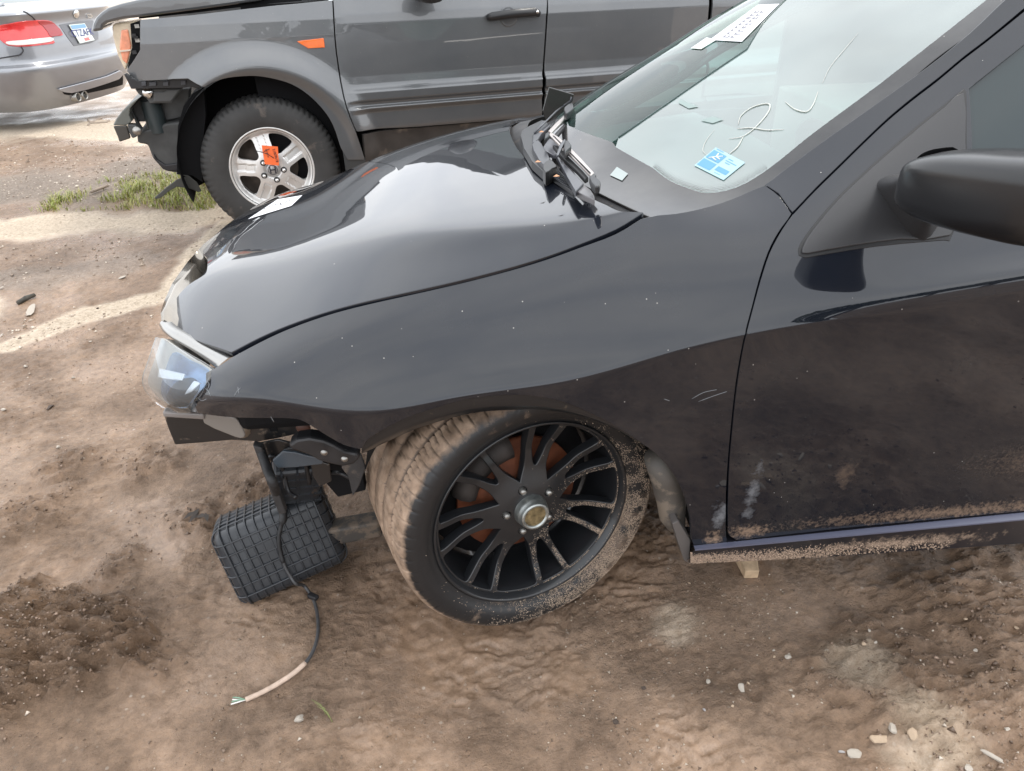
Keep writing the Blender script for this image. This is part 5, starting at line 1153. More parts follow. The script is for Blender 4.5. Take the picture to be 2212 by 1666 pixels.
# stick, twigs, wood
sk = MB(); a = gpt(40, 660); b_ = gpt(77, 642); sk.tube([a+[0, 0, .012], (a+b_)/2+[0, 0, .016], b_+[0, 0, .012]], [.010, .013, .009], 8); tag(sk.build('stick', mat('dark wet wood', (.055, .05, .04), .7, var=.4, vscale=60), origin=a), 'short dark broken stick on the ground beside a large flat pale chip', 'stick')
wd = MB(); a = gpt(1612, 1252); wd.V = []; F4 = [gpt(1607, 1250), gpt(1637, 1249), gpt(1632, 1212), gpt(1588, 1214)]
V = [p+np.array([0, 0, .0]) for p in F4]+[F4[0]+[0, 0, .028], F4[1]+[0, 0, .026], F4[2]+[0, 0, .045], F4[3]+[0, 0, .045]]
for k in (2, 3, 6, 7): V[k] = V[k]+np.array([0, .02, 0])
o = mesh('wood_block', V, [(3, 2, 1, 0), (4, 5, 6, 7), (0, 1, 5, 4), (1, 2, 6, 5), (2, 3, 7, 6), (3, 0, 4, 7)], mat('pale split wood', (.50, .36, .23), .8, var=.25, vscale=40, bump=.3), smooth=False, origin=F4[0]); bevel(o, .002); tag(o, 'pale wooden wedge poking out from under the sill of the black sedan', 'wood block')
tw = MB()
for pts in ([(345, 500), (352, 492), (362, 486), (398, 464)], [(345, 472), (353, 486)], [(352, 492), (370, 489), (420, 484), (430, 476)]): tw.tube([gpt((p[0])*1.0-0+0, p[1]*.0+0) if False else gpt(p[0]*.9232-0, p[1]*.0+0) if False else at(p[0]*.55, 255+(p[1]-464)*.45, 'z', .06) for p in pts], .010, 6)
tag(tw.build('twig', mat('grey twig', (.30, .24, .19), .8), origin=at(200, 262, 'z', .05)), 'forked grey twig lying at the edge of the shade under the silver sedan', 'twig')
ln_ = MB(); a = gpt(198, 421); b_ = gpt(236, 410); ln_.tube([a+[0, 0, .02], b_+[0, 0, .03]], .010, 6); tag(ln_.build('stick', MC['grey twig'], origin=a), 'thin grey stick lying in the grass in front of the grey SUV', 'stick')
lf_ = MB()
q = random.Random(3)
c0 = gpt(432, 1122)
for k in range(5):
    a = c0+np.array([q.uniform(-.03, .03), q.uniform(-.02, .02), .006]); ang = q.uniform(0, 3.1); d = np.array([math.cos(ang), math.sin(ang), 0])*.022; n = np.array([-math.sin(ang), math.cos(ang), 0])*.007
    lf_.add([a-d, a+n+[0, 0, .006], a+d, a-n+[0, 0, .003]], [(0, 1, 2, 3)])
tag(lf_.build('dead_leaves', mat('dark dead leaf', (.05, .038, .03), .6), origin=c0), 'small clump of dark dead leaves in the mud left of the ribbed box', 'leaves')
# ---- grass
def grass():
    q = np.random.RandomState(8); V = []; F = []; 
    P = [gxy(*p) for p in [(60, 470), (150, 440), (200, 412), (300, 395), (420, 385), (455, 400), (470, 440), (470, 468), (380, 470), (250, 470), (150, 476), (80, 478)]]
    P = np.array(P); lo = P.min(0); hi = P.max(0); n = 0
    while n < 2600:
        x, y = q.uniform(lo[0], hi[0]), q.uniform(lo[1], hi[1])
        if not inpoly(np.array([x]), np.array([y]), P)[0]: continue
        dens = float(fbm(np.array([x]), np.array([y]), .22, 3)[0])*1.6+.32+.55*float(sst(-2.6, -1.7, np.array([x]))[0]); 
        if q.rand() > dens: continue
        n += 1; z = gz(x, y) if n % 1 == 0 else 0
        h = q.uniform(.02, .062)*(.5+.7*max(0, dens)); w = q.uniform(.0015, .0035); a = q.uniform(0, 6.28); l = q.uniform(.3, 1.6)*h; dx, dy = math.cos(a), math.sin(a); k = len(V)
        V += [(x-dy*w, y+dx*w, z-.004), (x+dy*w, y-dx*w, z-.004), (x+dx*l*.35+dy*w*.8, y+dy*l*.35-dx*w*.8, z+h*.6), (x+dx*l*.35-dy*w*.8, y+dy*l*.35+dx*w*.8, z+h*.6), (x+dx*l, y+dy*l, z+h*q.uniform(.75, 1))]
        F += [(k, k+1, k+2, k+3), (k+3, k+2, k+4)]
    m = stonemat('grass blades', (.16, .19, .03), (.28, .31, .06), (.46, .40, .16)); m.node_tree.nodes['Principled BSDF'].inputs['Roughness'].default_value = .5
    return mesh('grass', V, F, m, None, False, origin=(0, 0, 0), kind='stuff')
grass()
gb = MB()
for (px, py) in ((705, 1545), (712, 1552), (718, 1560)):
    p = gpt(px, py); gb.tube([p, p+np.array([-.010, .012, .02]), p+np.array([-.03, .02, .03])], [.0012, .001, .0004], 5)
tag(gb.build('grass_tuft', mat('dry green blade', (.22, .24, .09), .6), origin=gpt(712, 1552)), 'tiny green blades of grass sprouting right of the whitish pink stone', 'grass')
# ================================================================== RIBBED BOX
M_box = mat('ribbed black plastic', (.030, .033, .038), .38, var=.25, vscale=12, dirt=((.24, .17, .12), 16, .66, .55))
en = np.array([math.sin(R(16))*math.cos(R(22)), -math.cos(R(16))*math.cos(R(22)), math.sin(R(22))]); b_ = at(500, 1290, 'z', .05)
def onp(px, py): d = ray(px, py); return CAM+d*(((b_-CAM)@en)/(d@en))
a_ = onp(452, 1166); c2 = onp(690, 1064); ex = c2-a_; lx = np.linalg.norm(ex); ex /= lx; ey = np.cross(ex, en); ey /= np.linalg.norm(ey)
if ey[2] > 0: ey = -ey
ly = .172
bx = thing('plastic_box', 'black ribbed plastic air box hanging askew to the mud beneath the headlight', 'plastic box', b_)
def bp_(u, v, w=0): return a_+ex*u+ey*v+en*w
DB = .15
def rbox(u, v):     # rounded front profile: depth of the shell at (u,v) in the face plane
    return 0
shape = []
rr2 = .028
# shell as a lofted rounded box
V = []; F = []
def ring(ins, w):
    pts = []; r = rr2; x0, x1, y0, y1 = ins, lx-ins, ins, ly+.03-ins
    for (cx, cy, s0) in ((x1-r, y1-r, 0), (x0+r, y1-r, 90), (x0+r, y0+r, 180), (x1-r, y0+r, 270)):
        for k in range(6):
            a = R(s0+k*18); pts.append(bp_(cx+r*math.cos(a), cy+r*math.sin(a), w))
    return pts
rings = [ring(.030, 0), ring(.016, -.003), ring(.006, -.010), ring(0, -.024), ring(-.003, -.09), ring(-.005, -DB), ring(.02, -DB-.01)]
for r_ in rings: V += r_
for i in range(len(rings)-1):
    for k in range(24): F.append((i*24+k, i*24+(k+1) % 24, (i+1)*24+(k+1) % 24, (i+1)*24+k))
F.append(tuple(range(24))); F.append(tuple((len(rings)-1)*24+k for k in range(24))[::-1])
mesh('shell', V, F, M_box, bx)
# ribs wrap over the face and down the sides
def ribline(fix, along, is_u):
    r = MB(); pts = []; L_ = ly+.03 if is_u else lx
    prof = [(-.006, -DB), (-.005, -.09), (-.003, -.026), (.006, -.008), (.02, .001)]
    for (d, w) in prof: pts.append((d-.0, w))
    path = [(d, w) for d, w in prof]+[(L_*.33, .003), (L_*.66, .003)]+[(L_-d, w) for d, w in prof[::-1]]
    for d, w in path: pts
    P = [bp_(fix, d, w) if is_u else bp_(d, fix, w) for d, w in path]
    # end ribs follow the rounded corner of the face
    r.tube(P, .0026, 6); return r
for i in range(1, 13):
    u = lx*i/13
    ribline(u, None, True).build('rib', M_box, bx)
for j in range(1, 7): ribline((ly+.03)*j/7, None, False).build('rib', M_box, bx)
for w in (-.035, -.065, -.095, -.125):
    r = MB(); rg_ = ring(-.004, w); r.tube(rg_+[rg_[0]], .0025, 6, False); r.build('rib', M_box, bx)
pd = MB(); pd.box(bp_(lx*.43, ly*.48, .0022), lx*2/13-.004, (ly+.03)*2/7-.003, .004, [ex, ey, en]); pd.build('blank_pad', M_box, bx, False)
# inlet duct on top, reaching up to the car
nk = MB(); p0 = bp_(lx*.80, .0, -.07); p1 = at(640, 985, 'y', -.70)
up1 = (p1-p0)/np.linalg.norm(p1-p0); sx = np.cross(up1, en); sx /= np.linalg.norm(sx)
nk.box(p0*.5+p1*.5, .105, .075, np.linalg.norm(p1-p0)*.9, [sx, np.cross(up1, sx), up1]); o = nk.build('duct', M_box, bx, False); bevel(o, .008)
for k in range(4):
    c = p0*(1-(.2+.2*k))+p1*(.2+.2*k); r = MB(); r.box(c-sx*0, .112, .082, .005, [sx, np.cross(up1, sx), up1]); r.build('rib', M_box, bx, False)
for k in (-1, 0, 1):
    r = MB(); r.box(p0*.5+p1*.5+sx*.034*k, .005, .084, np.linalg.norm(p1-p0)*.9, [sx, np.cross(up1, sx), up1]); r.build('rib', M_box, bx, False)
# ---- cable
def bpx(px, py, w):      # point over the face of the box
    d = ray(px, py); return CAM+d*(((a_+en*w)-CAM)@en)/(d@en)
cp = [at(560, 962, 'y', -.76), at(575, 1010, 'y', -.80), at(592, 1050, 'y', -.83), bpx(604, 1085, .012), bpx(612, 1115, .012), bpx(606, 1140, .010), bpx(602, 1165, .010), bpx(606, 1195, .010), bpx(616, 1225, .012), bpx(628, 1246, .014), bpx(640, 1262, .018)]
gp = [gpt(px, py)+np.array([0, 0, h]) for px, py, h in ((662, 1284, .03), (680, 1305, .010), (688, 1345, .008), (686, 1385, .008), (672, 1422, .008), (645, 1452, .008), (605, 1480, .008), (565, 1502, .008), (532, 1516, .007))]
full = cr_(cp+gp, 6); na_ = len(full); k1 = int(na_*.155); k2 = int(na_*.83)
cb_ = thing('cable', 'black cable draped over the ribbed box with its stripped pale end lying on the mud', 'cable', gp[-1])
c1 = MB(); c1.tube(full[:k1+30], [.0095 if i < 28 else .005 for i in range(k1+30)], 10); c1.build('sheath', mat('taped black sheath', (.014, .014, .015), .6, var=.5, vscale=90), cb_)
c1 = MB(); c1.tube(full[25:k2], .0043, 8); c1.build('sleeve', mat('grey black cable sleeve', (.05, .05, .052), .45, var=.3, vscale=60), cb_)
c1 = MB(); c1.tube(full[k2-2:], [.0058]*(len(full)-k2-8)+[.0055]*10, 8); c1.build('core', mat('pale beige core', (.55, .42, .33), .6, var=.15, vscale=60), cb_)
for k in range(4):
    c1 = MB(); e0 = full[-1]; e1 = gpt(500+k*1.5, 1524-k*5)+np.array([0, 0, .004]); c1.tube([e0, e0*.5+e1*.5+np.array([0, 0, .003*(k % 2)]), e1], .0016, 6); c1.build('wire_strand', [mat('white strand', (.8, .78, .74), .5), mat('green strand', (.2, .32, .22), .5)][k % 2], cb_)
c1 = MB(); e0 = gpt(678, 1296)+np.array([0, 0, .012]); c1.box(e0, .03, .016, .012, [(.8, -.5, 0), (.5, .8, 0), (0, 0, 1)]); o = c1.build('connector', M_trim, cb_, False); bevel(o, .003)
# groove the cable drew in the mud is left out of the ground mesh
# ================================================================== GREY SUV
FH = Frame((-1.086, 1.985, .409), R(12.6))
def hz(px, py): return FH.uv(px, py)[1]
zA, zB, zC, zD = hz(1172, 163), hz(1172, 188), hz(1172, 200), hz(1106, 252)
print('suv z', zA, zB, zC, zD, 'belt', hz(724, 68), hz(1180, 22), 'handle', hz(1100, 30), [FH.uv(724, 68), FH.uv(1184, 0), FH.uv(303, 43)])
kz = np.array([0, zD-.02, zD, zD+.02, zC-.03, zC-.004, zC+.006, zB-.004, zB+.004, zA-.012, zA+.004, zA+.02, zA+.06, 1.00, 1.10, 1.14, 1.20, 1.27, 1.70, 2.0])
ko = np.array([-.05, -.01, .0, .002, .006, .030, .012, .016, .034, .036, .012, .006, .002, .004, .004, -.004, -.030, -.062, -.21, -.5])
def hg_(u, z):
    u = np.asarray(u, float); z = np.asarray(z, float); base = np.interp(z, kz, ko)
    # soften
    base = (base+np.interp(z-.004, kz, ko)+np.interp(z+.004, kz, ko))/3
    inF = sst(.52, .44, u); nb = np.interp(z, [0, .5, 1.06, 1.13, 1.20, 1.3, 2], [0, .01, .004, -.004, -.03, -.07, -.3]); base = base*(1-inF)+nb*inF
    r = np.hypot(u, (z-.43)*1.0); fl = .055*sst(.625, .50, r)*sst(.2, .45, z); fl = fl-.02*sst(.50, .44, r)
    nose = -.16*sst(-.25, -1.0, u)**1.5-.10*sst(-.45, -.75, u)
    return base+fl+nose
HF = HField(FH, hg_)
M_suv = paint('grey metallic paint', (.125, .130, .136), 0, rough=.40, dust=.12, metal=.5, dustscale=3)
M_suvc = mat('grey cladding', (.135, .142, .148), .42, var=.08, vscale=10, dirt=((.22, .19, .16), 6, .62, .25), metal=.2)
suv = thing('grey_suv', 'grey metallic SUV without its front bumper parked behind the black sedan', 'suv', FH.P(.8, 0, -1))
def z1(*p): return [(x*.3431, y*.3431) for x, y in p]
def z3(*p): return [(227.7+x*.24077, 32.5+y*.24077) for x, y in p]
def z2_(*p): return [(1200/1.8445+x*.3676, y*.3676) for x, y in p]
fpoly = HF.hits([(303.5, 43.5)]+[(303, 80), (303, 109)], 1)+HF.hits([(290, 130), (274, 153), (282, 164), (296, 171), (312, 174), (360, 171), (406, 169), (427, 182), (441, 188)], 1)
fpoly += HF.hits([(443, 187), (459, 178), (492, 168), (540, 164), (570, 166), (600, 172), (628, 181), (652, 194), (675, 212), (697, 235), (713, 257), (726, 285), (737, 319), (752, 345)], 3)
fpoly += HF.hits([(783, 345), (786, 340), (767, 283), (755, 255), (741, 210), (729, 144), (722, 86), (717, 1)], 2)+HF.hits([(652, 8), (583, 14), (514, 22), (411, 34)], 1)
panel('fender', HF, fpoly, M_suv, suv, su=.016, sv=.008, thick=.02)
dpoly = HF.hits([(721, 1), (726, 86), (733, 144), (745, 210), (759, 255), (771, 283)], 2)+HF.hits([(775, 284), (900, 274), (1050, 262), (1168, 252)], 1)+HF.hits([(1170, 250), (1171, 200), (1172, 147), (1177, 73), (1181, 0)], 2)
ub = dpoly[0][0]; zt = 1.235
dp2 = dpoly+[(dpoly[-1][0], zt), (ub, zt)]
panel('front_door', HF, dp2, M_suv, suv, su=.04, sv=.006, thick=.015)
r0_ = [HF.hit(1176, 252), HF.hit(1177, 150), HF.hit(1184, 1)]
rd = [(r0_[2][0], zt), (r0_[2][0], r0_[2][1]), r0_[1], r0_[0], (2.62, r0_[0][1]-.01), (2.60, zt)]
panel('rear_door', HF, rd, M_suv, suv, su=.06, sv=.006, thick=.015)
rq = [(2.63, zt), (2.64, .60), (2.9, .60), (3.6, .5), (3.62, zt)]
panel('rear_quarter', HF, rq, M_suv, suv, su=.06, sv=.02, thick=.015)
# lower sill under the doors
lp = [(.52, hz(775, 286)-.012), (2.6, hz(775, 286)-.012), (2.6, .30), (.50, .30)]
panel('lower_sill', HF.off(-.012), lp, mat('dirty brown sill', (.040, .034, .030), .45, var=.3, vscale=12, dirt=((.2, .15, .11), 5, .55, .4)), suv, su=.05, thick=.02)
panel('front_sill_piece', HF.off(-.01), HF.hits([(735, 282), (765, 284), (790, 345), (800, 400), (752, 400)], 1), mat('dark grey arch end', (.05, .055, .058), .4), suv, su=.03, thick=.02)
sh = MB(); 
V = []; F = []
for i, u in enumerate((-.5, 0, .5, 1.2, 2.0, 2.9, 3.6)):
    for (z, o_) in ((.25, -.1), (.6, -.06), (1.0, -.06), (1.2, -.1)): V.append(FH.P(u, z, o_-.03))
for i in range(1, 6):
    for k in range(3): F.append((i*4+k, i*4+4+k, i*4+5+k, i*4+k+1))
mesh('inner_body', V, F, M_dark, suv)
# greenhouse
def hp(u, z, o_=0): return HF(np.array([[u, z]]))[0][0]+FH.n*o_
gl_ = mat('dark green side window', (.03, .05, .045), .03, coat=1, spec=.7)
for nm, q_ in (('door_window', [(.80, 1.25), (1.05, 1.42), (1.32, 1.62), (1.60, 1.64), (1.63, 1.25)]), ('door_window', [(1.70, 1.25), (1.68, 1.64), (2.45, 1.64), (2.6, 1.25)]), ('quarter_window', [(2.7, 1.27), (2.56, 1.63), (3.3, 1.6), (3.5, 1.3)])):
    panel(nm, HF.off(-.004), q_, gl_, suv, su=.08, thick=.006)
panel('window_frame', HF.off(-.014), [(.62, 1.20), (1.22, 1.70), (3.4, 1.68), (3.62, 1.2)], mat('black window frame', (.02, .02, .021), .4), suv, su=.1, thick=.01)
V = [FH.P(1.15, 1.66, -.17), FH.P(1.35, 1.74, -.5), FH.P(1.35, 1.74, -1.4), FH.P(1.15, 1.66, -1.75), FH.P(3.5, 1.66, -.17), FH.P(3.4, 1.78, -.5), FH.P(3.4, 1.78, -1.4), FH.P(3.5, 1.66, -1.75)]
mesh('roof', V, [(0, 4, 5, 1), (1, 5, 6, 2), (2, 6, 7, 3)], M_suv, suv)
mesh('windscreen', [FH.P(.45, 1.20, -.1), FH.P(1.2, 1.70, -.24), FH.P(1.2, 1.70, -1.6), FH.P(.45, 1.20, -1.8)], [(0, 1, 2, 3)], gl_, suv)
mesh('far_side', [FH.P(-.6, .3, -1.85), FH.P(3.6, .3, -1.85), FH.P(3.6, 1.2, -1.88), FH.P(3.5, 1.66, -1.75), FH.P(1.15, 1.66, -1.75), FH.P(.45, 1.2, -1.88), FH.P(-.6, 1.1, -1.85)], [(0, 1, 2, 3, 4, 5, 6)], M_suv, suv)
ml = MB(); ml.lathe([(0, -.1), (.05, -.095), (.085, -.05), (.09, 0), (.085, .06), (.05, .1), (0, .105)], FH.P(.92, 1.27, .14), FH.e*.25+FH.n*.97, FH.k, 20); ml.tube([FH.P(.90, 1.22, -.03), FH.P(.92, 1.25, .10)], .03, 8); ml.build('side_mirror', mat('black mirror shell', (.03, .03, .032), .4), suv)
# hood ajar
slab('hood', FH, [(198, 69), (200, 52), (207, 38), (218, 27), (233, 17), (261, 8), (295, 0), (340, -8), (420, -18), (560, -40), (590, -15), (563, 2), (500, 11), (412, 23), (350, 31), (305, 37), (268, 41), (247, 46), (232, 50), (224, 56), (221, 66)], -.09, 1.35, M_suv, suv, .012)
slab('hood_seam', FH, [(300, 41), (412, 29), (583, 8), (652, 2), (652, -10), (563, -2), (412, 20), (300, 34)], -.14, .3, M_dark, suv, 0)
# indicator, handle
oi = mat('orange lens', (.85, .16, .02), .15, coat=1, var=.15, vscale=40)
sm_ = panel('side_marker', HF.off(.008), HF.hits(z1((1873, 262), (2036, 243), (2042, 297), (1940, 302)), 1), oi, suv, su=.01, thick=.012, bev=.002)
V = []
hd = MB()
hc = [HF.hit(*p) for p in ((1052, 38), (1060, 35), (1100, 29), (1150, 25), (1161, 30))]
P_ = [HF(np.array([p]))[0][0]+FH.n*o_ for p, o_ in zip(hc, (.012, .028, .040, .036, .018))]
hd.tube(P_, [.016, .021, .022, .021, .017], 14); hdl = hd.build('door_handle', mat('black handle', (.02, .02, .021), .4), suv)
hd = MB(); cc = HF(np.array([HF.hit(1098, 36)]))[0][0]; hd.lathe([(0, .004), (.036, .004), (.044, .001), (.05, .003), (.05, 0)], cc+FH.n*.002-np.array([0, 0, .0]), FH.n, FH.e, 28)
hd.build('handle_cup', M_suv, suv)
hd = MB(); hd.lathe([(0, .004), (.007, .004), (.008, 0)], P_[-2]+FH.n*.02+FH.e*.01, FH.n, FH.e, 12); hd.build('key_lock', M_chrome, hdl)
# headlamp unit
hl = slab('headlight', FH, z1((705, 160), (725, 148), (860, 130), (884, 140), (875, 300), (830, 350), (790, 445), (772, 415), (738, 340), (708, 220)), -.13, .14, mat('yellowed headlight housing', (.62, .52, .38), .25, coat=.6, var=.15, vscale=30), suv, .012)
slab('indicator_lens', FH, z1((762, 190), (806, 184), (828, 290), (800, 405), (770, 380), (752, 300)), -.125, .03, mat('salmon indicator lens', (.80, .30, .17), .2, coat=.8, var=.15, vscale=50), hl, .006)
slab('lens_divider', FH, z1((748, 318), (826, 312), (822, 322), (750, 330)), -.118, .01, mat('cream plastic', (.7, .6, .48), .4), hl, .001)
hv = MB()
hs = slab('lamp_gap', FH, z1((820, 150), (885, 130), (884, 310), (800, 455), (812, 380), (832, 300)), -.118, .02, M_dark, suv, 0)
for (x, y) in ((862, 165), (856, 240), (866, 255), (846, 330), (842, 225)):
    k = MB(); p = FH.hit(x*.3431, y*.3431, -.11); k.box(p, .02, .01, .016, [FH.e, FH.n, FH.k]); k.build('lamp_clip', M_steel if x > 860 else M_trim, suv, False)
# bumper mounts and crash bar
M_g1 = mat('grey green primer', (.13, .135, .12), .45, var=.2, vscale=14, dirt=((.25, .2, .15), 10, .6, .4)); M_g2 = mat('dark grey undercoat', (.055, .056, .055), .6, var=.3, vscale=14)
slab('frame_rail', FH, z3((215, 840), (260, 790), (320, 735), (400, 690), (760, 660), (740, 900), (660, 925), (540, 950), (290, 960)), -.22, .12, M_g2, suv, .006)
slab('rail_flange', FH, z3((215, 840), (228, 836), (300, 985), (330, 1030), (315, 1040), (285, 1000)), -.17, .05, M_g2, suv, .004)
cbar = slab('crash_bar', FH, z3((68, 992), (95, 935), (150, 862), (225, 790), (318, 732), (262, 792), (222, 838), (214, 900), (236, 960), (192, 990)), -.10, 1.4, M_g1, suv, .01)
slab('bar_end', FH, z3((70, 1000), (192, 993), (225, 1108), (190, 1120), (125, 1140), (108, 1090)), -.098, .02, mat('brown black bar end', (.05, .045, .038), .5), suv, .005)
slab('bar_bracket', FH, z3((196, 985), (270, 988), (322, 1040), (275, 1098), (240, 1108), (210, 1050)), -.08, .06, M_g2, suv, .005)
bt_ = MB(); bt_.lathe([(0, .01), (.012, .01), (.016, .004), (.022, .003), (.022, 0)], FH.hit(227.7+283*.24077, 32.5+1040*.24077, -.08), FH.n, FH.e, 12); bt_.build('bolt', M_steel, suv)
slab('bumper_rail', FH, z3((165, 532), (180, 530), (232, 566), (290, 592), (500, 586), (742, 570), (800, 600), (868, 650), (840, 664), (760, 642), (690, 656), (230, 664), (205, 610)), -.05, .05, M_trim, suv, .003)
for (x0, x1, y0, y1) in ((395, 455, 605, 640), (520, 565, 600, 640), (680, 722, 590, 632), (325, 365, 600, 640)):
    slab('rail_clip', FH, z3((x0, y0), (x1, y0-3), (x1, y1-4), (x0, y1)), -.035, .03, mat('clip plastic', (.05, .052, .06), .4), suv, .002)
slab('mount_plate', FH, z3((262, 664), (700, 656), (650, 720), (600, 792), (400, 796), (365, 745), (300, 715)), -.09, .02, M_g2, suv, .006)
slab('pressed_ridge', FH, z3((400, 690), (520, 690), (560, 670), (680, 665), (590, 780), (430, 785), (430, 740)), -.085, .02, mat('undercoat ridge', (.07, .071, .07), .55), suv, .006)
bt_ = MB(); bt_.lathe([(0, .012), (.014, .012), (.018, .004), (.026, .003), (.026, 0)], FH.hit(*z3((382, 700))[0], -.085), FH.n, FH.e, 12); bt_.build('bolt', M_chrome, suv)
bt_ = MB(); bt_.lathe([(0, .002), (.02, .002), (.02, 0)], FH.hit(*z3((398, 850))[0], -.219), FH.n, FH.e, 12); bt_.build('rail_hole', M_dark, suv)
slab('undertray', FH, z3((282, 1075), (330, 1045), (420, 1020), (545, 975), (700, 955), (740, 1430), (690, 1425), (560, 1405), (520, 1392), (470, 1330), (425, 1285), (380, 1165), (290, 1150)), -.16, .35, M_g2, suv, .01)
slab('tray_lip', FH, z3((425, 1240), (470, 1300), (540, 1345), (640, 1330), (690, 1360), (690, 1400), (560, 1402), (515, 1385), (430, 1290)), -.15, .03, M_trim, suv, .006)
cy = MB(); cy.lathe([(0, 0), (.05, 0), (.05, .16), (0, .16)], FH.hit(*z3((480, 1050))[0], -.20), (0, 0, 1), (1, 0, 0), 20); smooth_angle(cy.build('washer_bottle', mat('teal black plastic', (.03, .04, .042), .4), suv), 40)
slab('hanging_flap', FH, z3((690, 1432), (745, 1442), (820, 1500), (862, 1582), (835, 1592), (760, 1560), (640, 1542), (560, 1590), (500, 1640), (450, 1655), (440, 1640), (500, 1590), (550, 1545), (640, 1480), (715, 1455)), -.10, .012, mat('dusty black flap', (.05, .05, .045), .6), suv, .003)
lnr = MB(); lnr.lathe([(.47, .0), (.475, -.35), (.10, -.36)], FH.O+np.array([0, 0, .03]), FH.n, FH.e, 40, a0=R(-12), a1=R(200)); lnr.build('wheel_arch_liner', M_dark, suv)
slab('liner_front', FH, z3((640, 1430), (650, 1000), (700, 820), (790, 700), (880, 650), (900, 900), (860, 1300), (870, 1500), (780, 1440)), -.10, .15, M_dark, suv, 0)
# wheel
sw = part('front_wheel', suv)
O = FH.O+FH.n*-.015
def tyre_mesh(O, n_, e_, R_, ri, wdt, cuts):
    pr = [(ri-.004, .0), (ri+.012, .010), (ri+.05, .020), (ri+.09, .018), (R_-.022, .006), (R_-.012, -.004), (R_-.004, -.016), (R_-.001, -.024), (R_, -.04), (R_, -.075), (R_-.008, -.078), (R_-.008, -.088), (R_, -.091), (R_, -.13), (R_-.008, -.133), (R_-.008, -.143), (R_, -.146), (R_-.002, -.19), (R_-.02, -.215), (ri, -.21)]
    V = []; F = []; na = cuts*4; k_ = np.cross(n_, e_)
    for k in range(na):
        a = 2*math.pi*k/na
        for i, (r, h) in enumerate(pr):
            if i in (5, 6, 7) and k % 4 == 0: r -= .012
            if i in (8, 9, 12, 13, 16, 17) and k % 4 == 2: r -= .006
            V.append(O+(e_*math.cos(a)+k_*math.sin(a))*r+n_*h)
    m = len(pr)
    for k in range(na):
        k2 = (k+1) % na
        for i in range(m-1): F.append((k*m+i, k*m+i+1, k2*m+i+1, k2*m+i))
    return V, F
V, F = tyre_mesh(O, FH.n, FH.e, .3675, .215, .23, 70)
mesh('tyre', V, F, mat('dusty tyre rubber', (.035, .034, .033), .7, var=.2, vscale=12, dirt=((.20, .16, .13), 9, .60, .35)), sw)
KZ = np.cross(FH.n, FH.e); 
if KZ[2] < 0: KZ = -KZ
def rimfn(uv):
    uv = np.asarray(uv); r = np.hypot(uv[:, 0], uv[:, 1]); a = np.arctan2(uv[:, 1], uv[:, 0])
    def hh(x, y):
        r = np.hypot(x, y); a = np.arctan2(y, x); h = -.035+.030*sst(.20, .06, r)-.01*sst(.05, .035, r)+.030*sst(.185, .21, r)
        sp = np.abs(((a-R(29)+np.pi/5) % (2*np.pi/5))-np.pi/5)*r     # distance from a spoke axis
        h = h-.010*sst(.022, .016, sp)*sst(.085, .10, r)*sst(.195, .18, r)
        return h
    e = 1e-3; h = hh(uv[:, 0], uv[:, 1]); gx_ = (hh(uv[:, 0]+e, uv[:, 1])-h)/e; gy_ = (hh(uv[:, 0], uv[:, 1]+e)-h)/e
    P = O+FH.e*uv[:, :1]+KZ*uv[:, 1:]+FH.n*(h+.004)[:, None]; n = FH.n-FH.e*gx_[:, None]-KZ*gy_[:, None]; return P, n/np.linalg.norm(n, axis=1)[:, None]
circ_ = lambda r, n=60, a0=0: [(r*math.cos(2*math.pi*k/n+a0), r*math.sin(2*math.pi*k/n+a0)) for k in range(n)]
holes = []
for k in range(5):
    a = R(65+72*k); pr = [(.094, -.16), (.094, .16), (.13, .30), (.172, .37), (.186, .30), (.190, 0), (.186, -.30), (.172, -.37), (.13, -.30)]
    holes.append([(r*math.cos(a+t), r*math.sin(a+t)) for r, t in [(float(np.hypot(*p)), float(np.arctan2(p[1], p[0]))) for p in cr_([(r*math.cos(t), r*math.sin(t)) for r, t in pr], 4, True)]])
rimo = panel('rim', rimfn, circ_(.216), M_silver, sw, holes=holes, su=.007, thick=.028, bev=.0015, back=False)
lp_ = MB(); lp_.lathe([(.212, -.02), (.214, .004), (.218, .010), (.224, .008), (.226, -.01)], O, FH.n, FH.e, 72); lp_.lathe([(.205, -.05), (.19, -.2)], O, FH.n, FH.e, 60); lp_.build('rim_lip', M_silver, sw)
for k in range(5):
    a = R(65+72*k); p = O+FH.e*.058*math.cos(a)+KZ*.058*math.sin(a)+FH.n*.0
    n1_ = MB(); n1_.lathe([(0, .018), (.007, .016), (.010, .010), (.0105, -.01)], p, FH.n, FH.e, 14); n1_.build('lug_nut', M_chrome, sw)
    n1_ = MB(); n1_.lathe([(.016, .0015), (.013, .001), (.011, .001)], p+FH.n*.001, FH.n, FH.e, 16); n1_.build('lug_pocket', M_dark, sw)
n1_ = MB(); n1_.lathe([(0, .009), (.030, .009), (.033, .005), (.034, -.01)], O, FH.n, FH.e, 32); cpo = n1_.build('centre_cap', mat('grey cap', (.42, .42, .42), .35, metal=.5), sw)
lg_ = MB(); c = O+FH.n*.0105
for q_ in ([(-.015, .018), (-.012, -.018)], [(.015, .018), (.012, -.018)]):
    A1 = c+FH.e*q_[0][0]+KZ*q_[0][1]; B1 = c+FH.e*q_[1][0]+KZ*q_[1][1]; d = B1-A1; l = np.linalg.norm(d); d /= l; lg_.box((A1+B1)/2, .006, l, .003, [np.cross(d, FH.n), d, FH.n])
lg_.box(c, .026, .006, .003, [FH.e, KZ, FH.n])
lg_.tube([c+FH.e*.025*math.cos(t)+KZ*.025*math.sin(t) for t in np.linspace(0, 2*math.pi, 25)], .0012, 5, False)
lg_.build('cap_emblem', M_ink, sw, False, kind='stuff')
